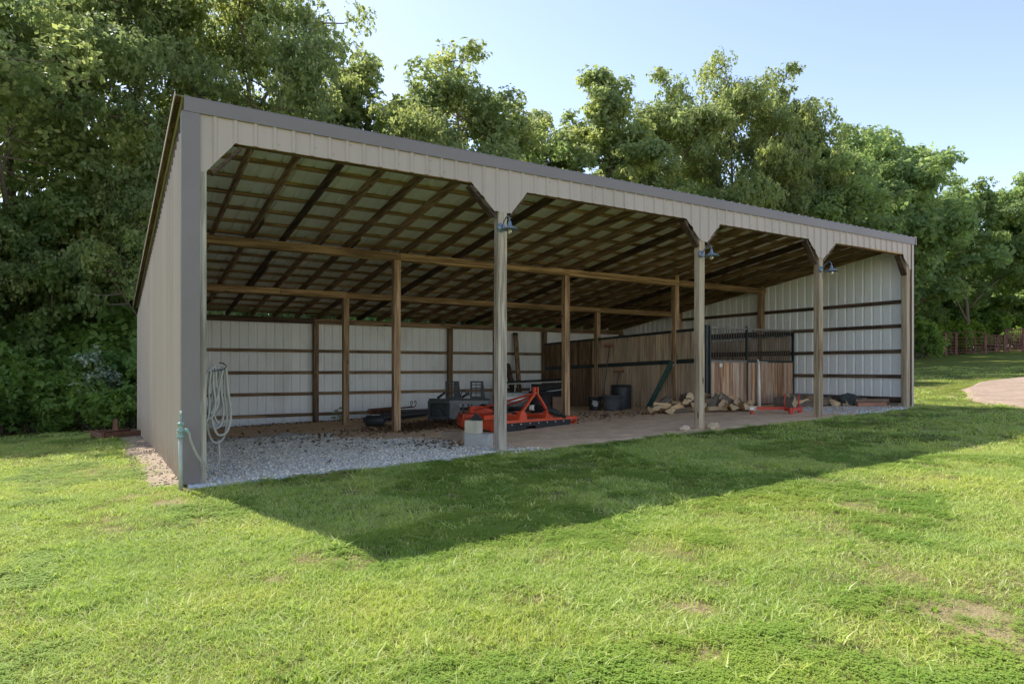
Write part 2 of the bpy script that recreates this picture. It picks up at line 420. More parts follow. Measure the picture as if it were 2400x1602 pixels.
# ------------------------------------------------------------------ terrain
def ground(x, y):
    x = np.asarray(x, float); y = np.asarray(y, float)
    sp = np.log1p(np.exp(np.clip((x-16)/2, -40, 40)))*2
    sp = np.minimum(sp, 75)
    z = .026*np.clip(x, -30, 100) + .0215*sp
    w = 1-np.clip((x-14)/14, 0, 1); w = w*w*(3-2*w)
    z = z - np.where(y > 0, w*(.0025*np.clip(y,0,12)**2 + .03*np.clip(y-12,0,60)), .008*np.clip(-y,0,12))
    return z
def gz(x, y): return float(ground(x, y))
BARE = [(2.09,-5.79,.19,.85),(1.75,-6.15,.22,.8),(3.22,-6.62,.17,.85),(2.98,-6.85,.15,.8),(3.51,-6.09,.26,.6),(.16,-3.86,.13,.7),(.4,-3.59,.12,.75),
        (-.50,-.30,.20,.95),(-.22,-.85,.20,.85),(.25,-.22,.22,.9),(2.71,-4.92,.22,.5),(1.3,-5.09,.16,.6),(2.5,-5.5,.15,.6),(5.2,-5.0,.3,.5),(4.6,-6.6,.3,.5),
        (-1.2,-3.6,.18,.5),(.9,-4.9,.12,.5),(3.2,-3.0,.2,.5),(1.9,-4.6,.12,.55),(-.1,-2.0,.15,.5),(2.2,-3.9,.15,.5),(1.2,-2.6,.16,.45)]
def soil_mask(x, y):
    s = np.zeros_like(x, dtype=float)
    n = fbm(x*4.3+5, y*4.3+9, 4)
    for bx, by, br, a in BARE:
        d = np.hypot((x-bx), (y-by))/br
        s = np.maximum(s, a*np.clip(1.35-d+ (n-.5)*3.2, 0, 1))
    n2 = fbm(x*1.3+50, y*1.3+70, 4)
    s = np.maximum(s, np.clip((n2-.58)*3.2, 0, .5))
    return s
SHX0, SHX1, SHY1 = 0.0, 15.85, 10.2
gx = np.unique(np.concatenate([np.linspace(-260,-30,12), np.arange(-30,-7,1.0), np.arange(-7,20,.14), np.arange(20,75,1.0), np.linspace(75,420,16)]))
gy = np.unique(np.concatenate([np.linspace(-120,-12,10), np.arange(-12,2,.14), np.arange(2,14,.3), np.arange(14,60,1.5), np.linspace(60,420,16)]))
X, Y = np.meshgrid(gx, gy, indexing='ij')
Z = ground(X, Y) + (fbm(X*.9, Y*.9)-.5)*.05 + (fbm(X*4, Y*4)-.5)*.03
inside = (X > .06) & (X < 15.8) & (Y > -.02) & (Y < 10.15)
near = np.clip((Y+.5)/.45, 0, 1)*((X > -.05) & (X < 15.95) & (Y < 10.2))
Z = np.where((X > -.5) & (X < 16.4) & (Y > -.6) & (Y < 10.6), ground(X, Y)+ (Z-ground(X,Y))*.3, Z)
Z = Z - inside*.12
nx, ny = X.shape
idx = np.arange(nx*ny).reshape(nx, ny)
F = np.stack([idx[:-1,:-1], idx[1:,:-1], idx[1:,1:], idx[:-1,1:]], -1).reshape(-1,4)
me = np_mesh('lawn', np.stack([X,Y,Z],-1).reshape(-1,3), F, [M['lawn']])
fattr(me, 'soil', soil_mask(X, Y).ravel())
me.polygons.foreach_set('use_smooth', [True]*len(me.polygons))
tag(link('lawn', me), 'mown green lawn around the open shed', 'lawn', kind='structure')
def lawn_z(x, y): return ground(x, y) + (fbm(x*.9, y*.9)-.5)*.05 + (fbm(x*4, y*4)-.5)*.03

# floor of the shed: packed dirt with a gravel apron in the first bay
fx = np.arange(.03, 15.84, .12); fy = np.arange(-.45, 10.19, .12)
X, Y = np.meshgrid(fx, fy, indexing='ij')
def floor_z(X, Y):
    X = np.asarray(X, float); Y = np.asarray(Y, float)
    e = -.16 + (fbm(X*1.7, X*0+3)-.5)*.22
    z = ground(X, Y) + .02 + (fbm(X*1.1+3, Y*1.1)-.5)*.03 + (fbm(X*5, Y*5)-.5)*.012
    return z - np.clip(e-Y, 0, 1)*.45
def gravel_mask(X, Y):
    n = (fbm(X*1.2+8, Y*1.2)-.5)*1.2
    a = np.clip(1.3 - np.maximum((X-3.6+ .35*Y)/1.2, (Y-3.6)/2.4) + n, 0, 1)
    b = np.clip((X-12.6)/1.2 + n, 0, 1)*np.clip((2.6-Y)/1., 0, 1)*.75
    return np.maximum(a, b)
nx, ny = X.shape; idx = np.arange(nx*ny).reshape(nx, ny)
F = np.stack([idx[:-1,:-1], idx[1:,:-1], idx[1:,1:], idx[:-1,1:]], -1).reshape(-1,4)
me = np_mesh('dirt_floor', np.stack([X,Y,floor_z(X,Y)],-1).reshape(-1,3), F, [M['floor']])
fattr(me, 'gravel', gravel_mask(X, Y).ravel())
me.polygons.foreach_set('use_smooth', [True]*len(me.polygons))
tag(link('dirt_floor', me), 'packed dirt floor with pale gravel under the shed roof', 'floor', kind='structure')
def fz(x, y): return float(floor_z(x, y))

# bare strip along the left wall
fx = np.arange(-.62, .03, .08); fy = np.arange(-.05, 10.9, .12)
X, Y = np.meshgrid(fx, fy, indexing='ij')
e = -.34 + (fbm(Y*1.5+9, Y*0)-.5)*.3
Z = ground(X, Y) + .022 + (fbm(X*6, Y*6)-.5)*.03 - np.clip(e-X, 0, 1)*.5 - np.clip(.1-Y,0,1)*.4
nx, ny = X.shape; idx = np.arange(nx*ny).reshape(nx, ny)
F = np.stack([idx[:-1,:-1], idx[1:,:-1], idx[1:,1:], idx[:-1,1:]], -1).reshape(-1,4)
me = np_mesh('wall_strip', np.stack([X,Y,Z],-1).reshape(-1,3), F, [M['strip']])
tag(link('bare_strip', me), 'bare sandy strip along the foot of the left wall', 'ground strip', kind='structure')

# round sandy riding ring at the right
n = 72
P = []; F = []
rings = [0, .15, .3, .45, .6, .7, .8, .87, .94, 1.0, 1.03]
for k, q in enumerate(rings):
    for j in range(n):
        t = 2*math.pi*j/n
        w = 1 + .008*math.sin(9*t) + .006*math.sin(23*t+1)
        x = 26.9 + 13.3*q*w*math.cos(t); y = -10.9 + 13.3*q*w*math.sin(t)
        P.append((x, y, float(ground(x, y)) + .05 - (.12 if k == 10 else 0)))
for k in range(len(rings)-1):
    for j in range(n):
        F.append((k*n+j, k*n+(j+1)%n, (k+1)*n+(j+1)%n, (k+1)*n+j))
o = MB().add(P, F).build('sand_ring', M['sand'])
tag(o, 'rounded pinkish sand patch in the lawn beyond the right corner', 'sand', kind='structure')

# ------------------------------------------------------------------ shed
shed = thing('pole_shed', 'long open-front pole shed with tan ribbed steel and a sloping roof', 'shed')
SL = .149
def zr(y): return 4.30 - SL*y                      # underside of the rafters
def zroof(y): return zr(y) + .184
PITCH = .2286
def profile(a, b, off, breaks=()):
    us = set([round(a,5), round(b,5)])
    k0 = int(math.floor((a-off)/PITCH))-1; k1 = int(math.ceil((b-off)/PITCH))+1
    for k in range(k0, k1+1):
        r = off + k*PITCH
        for d in (-.032,-.013,.013,.032, -.085, .085):
            if a < r+d < b: us.add(round(r+d,5))
    for q in breaks:
        if a < q < b: us.add(round(q,5))
    out = []
    for u in sorted(us):
        d = abs((u-off+PITCH/2) % PITCH - PITCH/2)
        h = .019 if d <= .0135 else (.019*(.032-d)/.019 if d < .032 else 0)
        out.append((u, h))
    return out
def panel(name, prof, place, lo, hi, mats, parent, lift=0.0):
    V = []; n = len(prof)
    for th in (0.0, -.003):
        for u, h in prof:
            V.append(place(u, lo(u), h+th+lift)); V.append(place(u, hi(u), h+th+lift))
    F = []; m = []
    for i in range(n-1):
        F.append((2*i, 2*i+2, 2*i+3, 2*i+1)); m.append(0)
        b = 2*n
        F.append((b+2*i, b+2*i+1, b+2*i+3, b+2*i+2)); m.append(1)
        F.append((2*i, b+2*i, b+2*i+2, 2*i+2)); m.append(0)
        F.append((2*i+1, 2*i+3, b+2*i+3, b+2*i+1)); m.append(0)
    for i in (0, n-1):
        F.append((2*i, 2*i+1, 2*n+2*i+1, 2*n+2*i)); m.append(0)
    mb = MB(); mb.v = V; mb.f = F; mb.m = m
    return mb.build(name, mats, parent)
def panel_run(name, a, b, off, place, lo, hi, mats, parent, breaks=(), per=4, start=0):
    edges = [a]
    k = start
    while off + k*PITCH < b - .02:
        if off + k*PITCH > a + .02: edges.append(off + k*PITCH)
        k += per
    edges.append(b)
    for i in range(len(edges)-1):
        panel(name, profile(edges[i], edges[i+1], off, breaks), place, lo, hi, mats, parent, .0016*(i % 2))
ext = [M['tan'], M['white_steel']]
# left wall (outside at x=0), right wall, back wall
panel_run('left_wall_panel', -.03, 10.22, .06, lambda u,v,h: (-h, u, v), lambda u: gz(0,u)+.02, lambda u: zr(u)-.10, ext, shed)
panel_run('right_wall_panel', .06, 10.18, .445, lambda u,v,h: (15.832+h, u, v), lambda u: gz(15.8,u)+.03, lambda u: zr(u)+.10, ext, shed)
panel_run('back_wall_panel', .03, 15.82, .078, lambda u,v,h: (u, 10.205+h, v), lambda u: gz(u,10.2)-.06, lambda u: 2.72, ext, shed)
# roof
panel_run('roof_panel', -.085, 15.96, .03, lambda u,v,h: (u, v, zroof(v)+.003+h), lambda u: -.055, lambda u: 10.62, [M['roof_top'], M['roof_under']], shed)
# fascia with cut corners
FB = [(0.0,3.66),(.235,3.66),(.56,4.05),(3.79,4.06),(4.18,3.69),(4.47,3.685),(4.76,4.045),(8.20,4.05),(8.56,3.69),(8.74,3.68),(9.09,4.05),(11.78,4.05),(12.13,3.69),(12.30,3.68),(12.75,4.06),(15.38,4.08),(15.74,3.72),(15.9,3.72)]
fbx = [p[0] for p in FB]; fbz = [p[1] for p in FB]
panel_run('fascia_panel', .16, 15.86, .335, lambda u,v,h: (u, -.036-h, v), lambda u: float(np.interp(u, fbx, fbz)), lambda u: 4.34, ext, shed, fbx)
# fascia screws, joined (a pixel each)
mb = MB()
for k in range(68):
    x = .335+.2286*k+.05
    for z in (4.12, 4.26):
        if rnd.random() < .3: mb.box(x-.0045, x+.0045, -.041, -.0365, z-.0045+(k%3)*.02, z+.0045+(k%3)*.02)
o = mb.build('screw_heads', M['dark_steel'], shed); o['kind'] = 'stuff'
# eave trim along the front, corner trims, rake trims
MB().prism([(-.066,4.325),(-.066,4.478),(-.058,4.50),(.09,4.484),(.09,4.478),(-.054,4.49),(-.060,4.474),(-.060,4.325)], .0, 15.97, plane='yz').build('eave_trim', M['trim'], shed)
MB().box(15.935, 15.975, -.075, -.055, 4.318, 4.502).build('trim_end_cap', M['trim'], shed)
mb = MB().box(-.026, .172, -.060, -.056, .03, 4.322).box(-.026, -.022, -.056, .055, .03, 4.318)
mb.build('corner_trim', M['trim'], shed)
mb = MB().box(15.79, 15.872, -.060, -.056, .42, 4.318).box(15.868, 15.872, -.056, .07, .42, 4.318)
mb.build('corner_trim', M['tan'], shed)
for x0, x1 in ((-.097,-.087), (15.962,15.972)):
    MB().prism([(-.06, zroof(-.06)-.02),(10.64, zroof(10.64)-.02),(10.64, zroof(10.64)+.035),(-.06, zroof(-.06)+.035)], x0, x1, plane='yz').build('rake_trim', M['tan'], shed)
P = []
for y in (-.05, 10.60):
    for xx in (-.084, -.024):
        for dz in (-.016, -.004): P.append((xx, y, zroof(y)+dz))
MB().add(P, [(0,1,3,2),(4,6,7,5),(0,4,5,1),(2,3,7,6),(0,2,6,4),(1,5,7,3)]).build('soffit_board', M['dark_y'], shed)
# posts
X1, X2, X3, X4 = 4.33, 8.62, 12.24, 15.70
MB().box(.175, .243, -.034, .10, -.1, 3.70).build('jamb', M['jamb'], shed)
MB().box(.03, .170, -.034, .11, -.1, 4.06).build('post', M['post_tan'], shed)
for x, mt in ((X1,'post_grey'), (X2,'post_tan'), (X3,'post_tan'), (X4,'post_tan')):
    mb = MB(); w = .07
    if mt == 'post_grey': w = .074
    # slightly twisted, checked timber
    zs = np.linspace(-.2, 4.05, 9); P = []; Fc = []
    for i, z in enumerate(zs):
        dx = rnd.uniform(-.004,.004); dy = rnd.uniform(-.003,.003); c = .012
        ring = [(-w+c,-w),(w-c,-w),(w,-w+c),(w,w-c),(w-c,w),(-w+c,w),(-w,w-c),(-w,-w+c)]
        P += [(x+a+dx, .04+b+dy, z+gz(x,0)*(1-i/8)) for a, b in ring]
    for i in range(8):
        for j in range(8): Fc.append((i*8+j, i*8+(j+1)%8, (i+1)*8+(j+1)%8, (i+1)*8+j))
    Fc.append(tuple(range(64,72)))
    mb.add(P, Fc).build('post', M[mt], shed)
YA, YB = 4.09, 7.28
for x in (.10, X1, X2, X3, 15.74):
    top = 3.55 if x in (X1, X2) else 3.86
    MB().box(x-.07, x+.07, YA-.07, YA+.07, -.35, top).build('post', M['post_brown'], shed)
for x in (.10, X1, X2, X3, 15.74):
    MB().box(x-.07, x+.07, YB-.07, YB+.07, -.35, 3.075 if x != X3 else 3.075).build('post', M['post_brown'], shed)
for x in (.12, X1+.06, X2, X3, 15.72):
    MB().box(x-.07, x+.07, 10.01, 10.15, -.4, 2.615).build('post', M['brown_z'], shed)
for x, y in ((.11, 2.05), (15.74, 2.05), (.11, 5.7), (.11, 8.7), (15.74, 8.7)):
    if x < 1: MB().box(x-.045, x+.045, y-.07, y+.07, -.3, zr(y)-.01).build('post', M['brown_z'], shed)
# paired beams on the inner post rows, in lengths joined over the posts
def beam_run(y, z0, z1, cuts, mt):
    for s_, (a, b) in ((-1,(0,0)), (1,(.8,.4))):
        y0, y1 = (y-.112, y-.074) if s_ < 0 else (y+.074, y+.112)
        c = cuts if s_ < 0 else [cuts[0]] + [q+a for q in cuts[1:-1]] + [cuts[-1]]
        for i in range(len(c)-1):
            MB().box(c[i]+.003, c[i+1]-.003, y0, y1, z0, z1).build('beam', mt, shed)
beam_run(YA, 3.545, 3.690, [.05, X1+.05, X2+.04, X3+.03, 15.80], M['gold_x'])
beam_run(YB, 3.070, 3.210, [.05, 2.75, X1, X2+.04, X3+.03, 15.80], M['gold_x'])
# header behind the fascia, wall plate, bottom boards
for a, b in ((.18,X1),(X1,X2),(X2,X3),(X3,15.78)):
    MB().box(a+.003, b-.003, -.032, .006, 4.052, 4.288).build('header', M['gold_x'], shed)
    MB().box(a+.003, b-.003, .072, .110, 4.058, 4.288).build('header', M['brown_x'], shed)
for i, (a, b) in enumerate(((.05,4.36),(4.36,X2),(X2,X3),(X3,15.80))):
    MB().box(a+.003, b-.003, 10.06, 10.15, 2.62, 2.76).build('wall_plate', M['dark_x'] if i == 0 else M['brown_x'], shed)
# wall girts
for k, z in enumerate((1.855, 1.25, .66, .075)):
    for a, b in ((.05,X1+.0),(X1+.12,X2-.07),(X2+.07,X3-.07),(X3+.07,15.8)):
        MB().box(a, b, 10.152, 10.19, z-.045, z+.045).build('girt', M['brown_x'], shed)
for k, z in enumerate((2.98, 2.395, 1.78, 1.17)):
    for a, b in ((.115,2.0),(2.0,YA-.07),(YA+.07,YB-.07),(YB+.07,10.0)):
        if z+.05 > zr((a+b)/2): continue
        MB().box(15.792, 15.829, a, b, z-.045, z+.045).build('girt', M['dark_y'], shed)
        MB().box(.021, .058, a, b, z-.645, z-.555).build('girt', M['brown_y'], shed)
MB().box(15.785, 15.829, .115, 2.0, .53, .67).build('skirt_board', M['dark_y'], shed)
MB().box(15.785, 15.829, 2.003, YA-.07, .53, .67).build('skirt_board', M['dark_y'], shed)
# diagonal corner braces behind the fascia
for (xa, za), (xb, zb) in (((.31,3.675),(.63,4.03)),((3.78,4.03),(4.20,3.63)),((4.46,3.66),(4.76,4.03)),((8.17,4.03),(8.54,3.60)),((8.76,3.66),(9.09,4.03)),((11.75,4.03),(12.10,3.58)),((12.34,3.66),(12.74,4.03)),((15.34,4.03),(15.63,3.60))):
    d = Vector((xb-xa, 0, zb-za)).normalized()
    MB().bar((xa, .038, za-.012), (xb, .038, zb-.012), .125, .038, up=(-d.z,0,d.x)).build('knee_brace', M['dark_x'], shed)
# rafters
k = 0; x = .27
rme = None
def rafter_mesh():
    mb = MB(); P = []
    for y in (-.02, 10.52):
        for dx in (-.019, .019):
            for dz in (0, .144): P.append((dx, y, zr(y)+dz))
    mb.add(P, [(0,1,3,2),(4,6,7,5),(0,4,5,1),(2,3,7,6),(0,2,6,4),(1,5,7,3)])
    return mb.mesh('rafter', M['brown_y'])
rme = rafter_mesh()
rme2 = rme.copy(); rme2.materials.clear(); rme2.materials.append(M['dark_y'])
xs = [.045] + [.27+.61*i for i in range(26)] + [15.79]
for i, x in enumerate(xs):
    link('rafter', rme2 if i % 6 == 4 or i in (0,) else rme, shed, (x, 0, 0))
# a few dark stained stiffeners on the left rafters
for x, y0, y1 in ((1.49,3.1,4.4),(2.71,3.35,4.6),(3.32,3.5,4.5),(2.10,5.6,7.2),(5.15,5.9,6.3)):
    P = []
    for y in (y0, y1):
        for dx in (.022, .060):
            for dz in (-.02, .12): P.append((x+dx, y, zr(y)+dz))
    MB().add(P, [(0,1,3,2),(4,6,7,5),(0,4,5,1),(2,3,7,6),(0,2,6,4),(1,5,7,3)]).build('rafter_splice', M['dark_y'], shed)
# purlins flat on the rafters
pme = {}
for key in ('gold_x', 'brown_x'):
    mb = MB(); a = math.atan(SL)
    c, s_ = math.cos(a), math.sin(a)
    P = []
    for xx in (.03, 15.94):
        for q, h in ((-.0445,0),(.0445,0),(.0445,.037),(-.0445,.037)):
            P.append((xx, q*c + h*s_, -q*s_ + h*c))
    mb.add(P, [(0,1,2,3),(4,7,6,5),(0,4,5,1),(1,5,6,2),(2,6,7,3),(3,7,4,0)])
    pme[key] = mb.mesh('purlin', M[key])
for i in range(18):
    y = .06 + .605*i
    link('purlin', pme['gold_x'], shed, (0, y, zr(y)+.1445))
# end boards closing the gap above the side walls
for x0, x1 in ((.004, .018),):
    P = []
    for y in (0., 10.15):
        for xx in (x0, x1):
            for dz in (-.16, .172): P.append((xx, y, zr(y)+dz))
    MB().add(P, [(0,1,3,2),(4,6,7,5),(0,4,5,1),(2,3,7,6),(0,2,6,4),(1,5,7,3)]).build('end_board', M['dark_y'], shed)

# ------------------------------------------------------------------ barn lamps on the front posts
def lamp(x, y, z, label):
    t = thing('barn_lamp', label, 'lamp', (x, y, z), 0, 'gooseneck lamps on the front posts')
    mb = MB().lathe([(0,0),(.066,0),(.066,-.012),(.056,-.026),(.02,-.034),(0,-.034)], (0,0,0), 20, axis='y')
    mb.build('wall_plate', M['lamp_metal'], t, True)
    pts = [(0,-.03,.0),(0,-.06,.035),(0,-.10,.085),(0,-.15,.125),(0,-.195,.135),(0,-.232,.115),(0,-.245,.08),(0,-.247,.045)]
    MB().tube(pts, .0095, 8).build('gooseneck', M['lamp_metal'], t, True)
    sh = MB().lathe([(.0,.052),(.022,.052),(.026,.02),(.03,-.005),(.05,-.02),(.095,-.042),(.135,-.066),(.138,-.072),(.130,-.069),(.09,-.047),(.03,-.014),(0,-.012)], (0,-.247,0), 28).build('shade', M['lamp_metal'], t, True)
    b = MB().lathe([(0,-.02),(.016,-.03),(.017,-.055),(.03,-.085),(.033,-.105),(.022,-.128),(0,-.135)], (0,-.247,0), 14).build('bulb', M['bulb'], sh, True)
    return t
lamp(4.29, -.034, 3.455, 'blue-grey gooseneck lamp on the weathered grey post nearest the camera')
lamp(8.57, -.032, 3.445, 'blue-grey gooseneck lamp on the second tan post, above the firewood')
lamp(12.20, -.032, 3.45, 'blue-grey gooseneck lamp on the post before the white right wall')

# ------------------------------------------------------------------ horse stall in the far right bay
stall = thing('horse_stall', 'horse stall of brown planks with dark steel rails and barred front', 'stall', (12.24, 3.0, gz(12.24,3)))
SZ = gz(12.24, 3); SX, SY = 12.24, 3.0
def part(mb, name, mat, parent=stall, off=(SX,SY,SZ), smooth=False):
    mb.v = [(a-off[0], b-off[1], c-off[2]) for a, b, c in mb.v]
    return mb.build(name, mat, parent, smooth)
YF = 3.02
# partition (x = 12.24, running back), two tiers of upright planks between steel channels
def plank_mesh(w, th, h, mat, name='plank', seed=0):
    q = random.Random(seed); c = .004
    a, b = w/2-.0015, th/2
    P = [(-a,-b,0),(a,-b,0),(a,b,0),(-a,b,0),(-a+c,-b,h),(a-c,-b,h),(a-c,b,h),(-a+c,b,h)]
    return MB().add(P, [(0,3,2,1),(4,5,6,7),(0,1,5,4),(1,2,6,5),(2,3,7,6),(3,0,4,7)]).mesh(name, mat)
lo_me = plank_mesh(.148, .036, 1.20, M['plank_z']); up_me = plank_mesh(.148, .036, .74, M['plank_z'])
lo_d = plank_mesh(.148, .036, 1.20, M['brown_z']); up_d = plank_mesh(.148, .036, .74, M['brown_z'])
y = 3.20; i = 0
while y < 10.0:
    g = gz(12.24, y)
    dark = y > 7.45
    zz = .31 - .035*max(0, y-4)*.9
    if abs(y-7.28) > .10:
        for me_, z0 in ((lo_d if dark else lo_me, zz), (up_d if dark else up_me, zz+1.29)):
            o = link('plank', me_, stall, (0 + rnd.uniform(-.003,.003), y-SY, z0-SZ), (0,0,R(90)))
    y += .151; i += 1
def chan(y0, y1, z0, z1, dz):   # steel channel along the partition, following its fall
    mb = MB(); P = []
    for y, d in ((y0,0),(y1,dz)):
        for xx in (12.202, 12.278):
            for z in (z0+d, z1+d): P.append((xx,y,z))
    mb.add(P, [(0,1,3,2),(4,6,7,5),(0,4,5,1),(2,3,7,6),(0,2,6,4),(1,5,7,3)])
    return part(mb, 'channel', M['stall_steel'])
chan(3.08, 10.0, 1.515, 1.625, -.21); chan(3.08, 10.0, 2.33, 2.40, -.18); chan(3.08, 10.0, .25, .31, -.20)
for yy in (3.07, 7.28):
    part(MB().box(12.195, 12.285, yy-.045, yy+.045, gz(12.24,yy)-.05, 2.46), 'steel_post', M['stall_steel'])
# barred front between the partition and the right wall
for x0, x1 in ((12.31, 12.36), (13.72, 13.77), (15.66, 15.71)):
    part(MB().box(x0, x1, YF-.025, YF+.025, .33, 2.43), 'steel_post', M['stall_steel'])
rail_a = part(MB().box(12.362, 13.718, YF-.022, YF+.022, 2.375, 2.42), 'rail', M['bar_steel'])
rail_b = part(MB().box(13.772, 15.658, YF-.022, YF+.022, 2.375, 2.42), 'rail', M['bar_steel'])
part(MB().box(12.362, 13.718, YF-.024, YF+.024, 1.52, 1.575), 'rail', M['bar_steel'])
part(MB().box(13.772, 15.658, YF-.024, YF+.024, 1.52, 1.575), 'rail', M['stall_steel'])
part(MB().box(12.362, 13.718, YF-.024, YF+.024, .375, .42), 'rail', M['stall_steel'])
part(MB().box(13.772, 15.658, YF-.024, YF+.024, .375, .42), 'rail', M['stall_steel'])
bar_me = MB().tube([(0,0,0),(0,0,.80)], .0095, 6).mesh('bar', M['bar_steel'], True)
for a, b, n, rl in ((12.36, 13.72, 14, rail_a), (13.77, 15.66, 19, rail_b)):
    for k in range(1, n):
        link('bar', bar_me, rl, (a+(b-a)*k/n-SX, YF-SY, 1.575-SZ))
fp = plank_mesh(.132, .036, 1.10, M['plank_red'], 'plank')
for a, b, n in ((12.362, 13.718, 10), (13.772, 15.658, 14)):
    for k in range(n):
        o = link('plank', fp, stall, (a+(b-a)*(k+.5)/n-SX, YF-SY+rnd.uniform(-.004,.004), .42-SZ)); o.scale = ((b-a)/n/.135, 1, 1)
# sliding door track wheel and finials
for x, z in ((12.335, 2.43), (13.74, 2.43)):
    part(MB().lathe([(0,0),(.03,.0),(.035,.03),(.02,.055),(0,.06)], (x,YF,z), 10), 'finial', M['bar_steel'])
# lining on the side wall inside the stall
ln = plank_mesh(.148, .03, 1.86, M['plank_z'])
y = 3.2
while y < 10.0:
    if abs(y-YA) > .12 and abs(y-YB) > .12:
        link('plank', ln, stall, (15.70-SX, y-SY, gz(15.7,y)-.02-SZ), (0,0,R(90)))
    y += .152
part(MB().box(15.655, 15.682, 3.10, 10.0, 1.72, 1.86), 'kick_board', M['dark_y'])
part(MB().box(15.66, 15.74, 3.10, 10.0, 2.275, 2.35), 'cap_rail', M['stall_steel'])
o = MB().box(12.665, 12.77, YF-.026, YF-.022, 1.40, 1.49).build('paper_notice', M['white'])
tag(o, 'small white paper notice pinned to the barred stall front', 'notice')

# ------------------------------------------------------------------ orange rotary cutter
ang = R(10)
cut = thing('rotary_cutter', 'orange rotary cutter with A-frame hitch and black rubber flaps', 'mower', (5.56, 2.20, fz(5.6,2.4)), ang)
W_ = 2.18
deck = [(0,0),(W_,0),(W_,1.05),(W_-.42,1.75),(.42,1.75),(0,1.05)]
MB().prism([(x*.995+.005, y+.01) for x, y in deck], .195, .205, plane='xy').build('deck', M['orange_dusty'], cut)
for (xa,ya),(xb,yb) in ((deck[1],deck[2]),(deck[2],deck[3]),(deck[4],deck[5]),(deck[5],deck[0])):
    MB().bar((xa,ya,.125), (xb,yb,.125), .012, .175).build('side_skirt', M['orange'], cut)
front_rail = MB().box(-.008, W_+.008, -.03, .02, .155, .215).build('front_rail', M['orange'], cut)
MB().bar((-.01,-.005,.115),(-.01,.14,.115),.014,.20).build('rail_end', M['orange'], cut)
MB().bar((W_+.01,-.05,.155),(W_+.01,.10,.155),.016,.13).build('rail_end', M['orange'], cut)
x = .02
for k, wv in enumerate((.24,.24,.24,.26,.26,.24,.24,.26)):
    d = 0 if k not in (3,) else .05
    MB().box(x, x+wv-.004, -.040, -.031, .035-(.02 if k in (1,2) else 0)+d, .165).build('rubber_flap', M['rubber'], front_rail); x += wv
for k in range(9):
    MB().lathe([(0,0),(.013,0),(.013,-.008),(0,-.012)], (.12+.24*k, -.041, .135), 8, axis='y').build('bolt', M['bolt'], front_rail)
# cross frames on the deck
for (a, b, hgt) in (((.25,.62,.235),(1.93,.62,.235),.06),((.25,1.30,.235),(1.93,1.30,.235),.06)):
    MB().bar(a, b, .07, hgt).build('deck_rib', M['orange'], cut)
for a, b in (((.62,.05,.24),(.62,1.70,.24)),((1.44,.05,.24),(1.44,1.70,.24))):
    MB().bar(a, b, .05, .07).build('deck_rib', M['orange'], cut)
MB().bar((.03,1.02,.25),(.44,1.72,.25),.02,.09).build('deck_rib', M['orange'], cut)
MB().bar((.05,.42,.255),(.95,.62,.255),.02,.085).build('deck_rib', M['orange'], cut)
# hitch towers, A-frame, braces
for xc in (.70, 1.42):
    MB().add([(xc-.11,0,.205),(xc+.11,0,.205),(xc+.07,0,.36),(xc-.05,0,.38),(xc-.11,.11,.205),(xc+.11,.11,.205),(xc+.07,.11,.36),(xc-.05,.11,.38)], [(0,1,2,3),(7,6,5,4),(0,4,5,1),(1,5,6,2),(2,6,7,3),(3,7,4,0)]).build('hitch_tower', M['orange'], cut)
MB().bar((.70,.055,.35),(1.045,.055,.70),.034,.06,up=(0,1,0)).build('a_frame_leg', M['orange'], cut)
MB().bar((1.42,.055,.35),(1.135,.055,.70),.034,.06,up=(0,1,0)).build('a_frame_leg', M['orange'], cut)
MB().bar((1.045,.055,.69),(1.045,.055,.84),.026,.06,up=(0,1,0)).build('top_link_plate', M['orange'], cut)
MB().bar((1.135,.055,.69),(1.135,.055,.84),.026,.06,up=(0,1,0)).build('top_link_plate', M['orange'], cut)
MB().tube([(1.03,.055,.72),(1.15,.055,.72)], .012, 8).build('hitch_pin', M['bolt'], cut)
MB().bar((1.02,.10,.70),(.86,1.66,.32),.045,.035).build('brace', M['orange'], cut)
MB().bar((1.10,.10,.66),(1.25,1.55,.30),.04,.03).build('brace', M['orange'], cut)
# tail: pivot frame and wheel
mb = MB().prism([(.70,.215),(.78,.205),(1.50,.225),(1.50,.29),(1.02,.36),(.76,.39)], 1.70, 1.735)
mb.build('tail_plate', M['orange'], cut)
MB().bar((1.20,1.74,.30),(1.45,2.12,.32),.07,.06).build('tail_beam', M['orange'], cut)
MB().bar((.78,1.75,.37),(1.42,2.10,.34),.03,.05).build('tail_beam', M['orange'], cut)
MB().bar((1.48,1.75,.27),(1.50,2.10,.32),.03,.05).build('tail_beam', M['orange'], cut)
tw = MB().lathe([(.11,-.05),(.18,-.045),(.20,0),(.18,.045),(.11,.05)], (1.56,2.25,.20), 18, axis='x').build('tail_wheel', M['rubber'], cut, True)
MB().lathe([(0,-.04),(.11,-.045),(.11,.045),(0,.04)], (1.56,2.25,.20), 18, axis='x').build('rim', M['orange'], tw, True)
MB().bar((1.48,2.12,.33),(1.48,2.25,.20),.02,.05).build('wheel_fork', M['orange'], cut)
# gearbox and drive shaft
MB().box(.93,1.23,.85,1.15,.205,.42).build('gearbox', M['dark_steel'], cut)
MB().tube([(1.10,.86,.36),(1.28,.42,.40)], .045, 12).build('shaft_guard', M['rubber'], cut, True)
MB().tube([(1.28,.42,.40),(1.33,.33,.41)], .06, 12).build('shaft_collar', M['white'], cut, True)
MB().tube([(1.33,.33,.41),(1.46,.0,.36),(1.56,-.18,.28)], [.05,.075,.05], 12).build('shaft_guard', M['rubber'], cut, True)
MB().tube([(1.56,-.18,.28),(1.62,-.27,.23)], .036, 12).build('shaft_end', M['rubber'], cut, True)

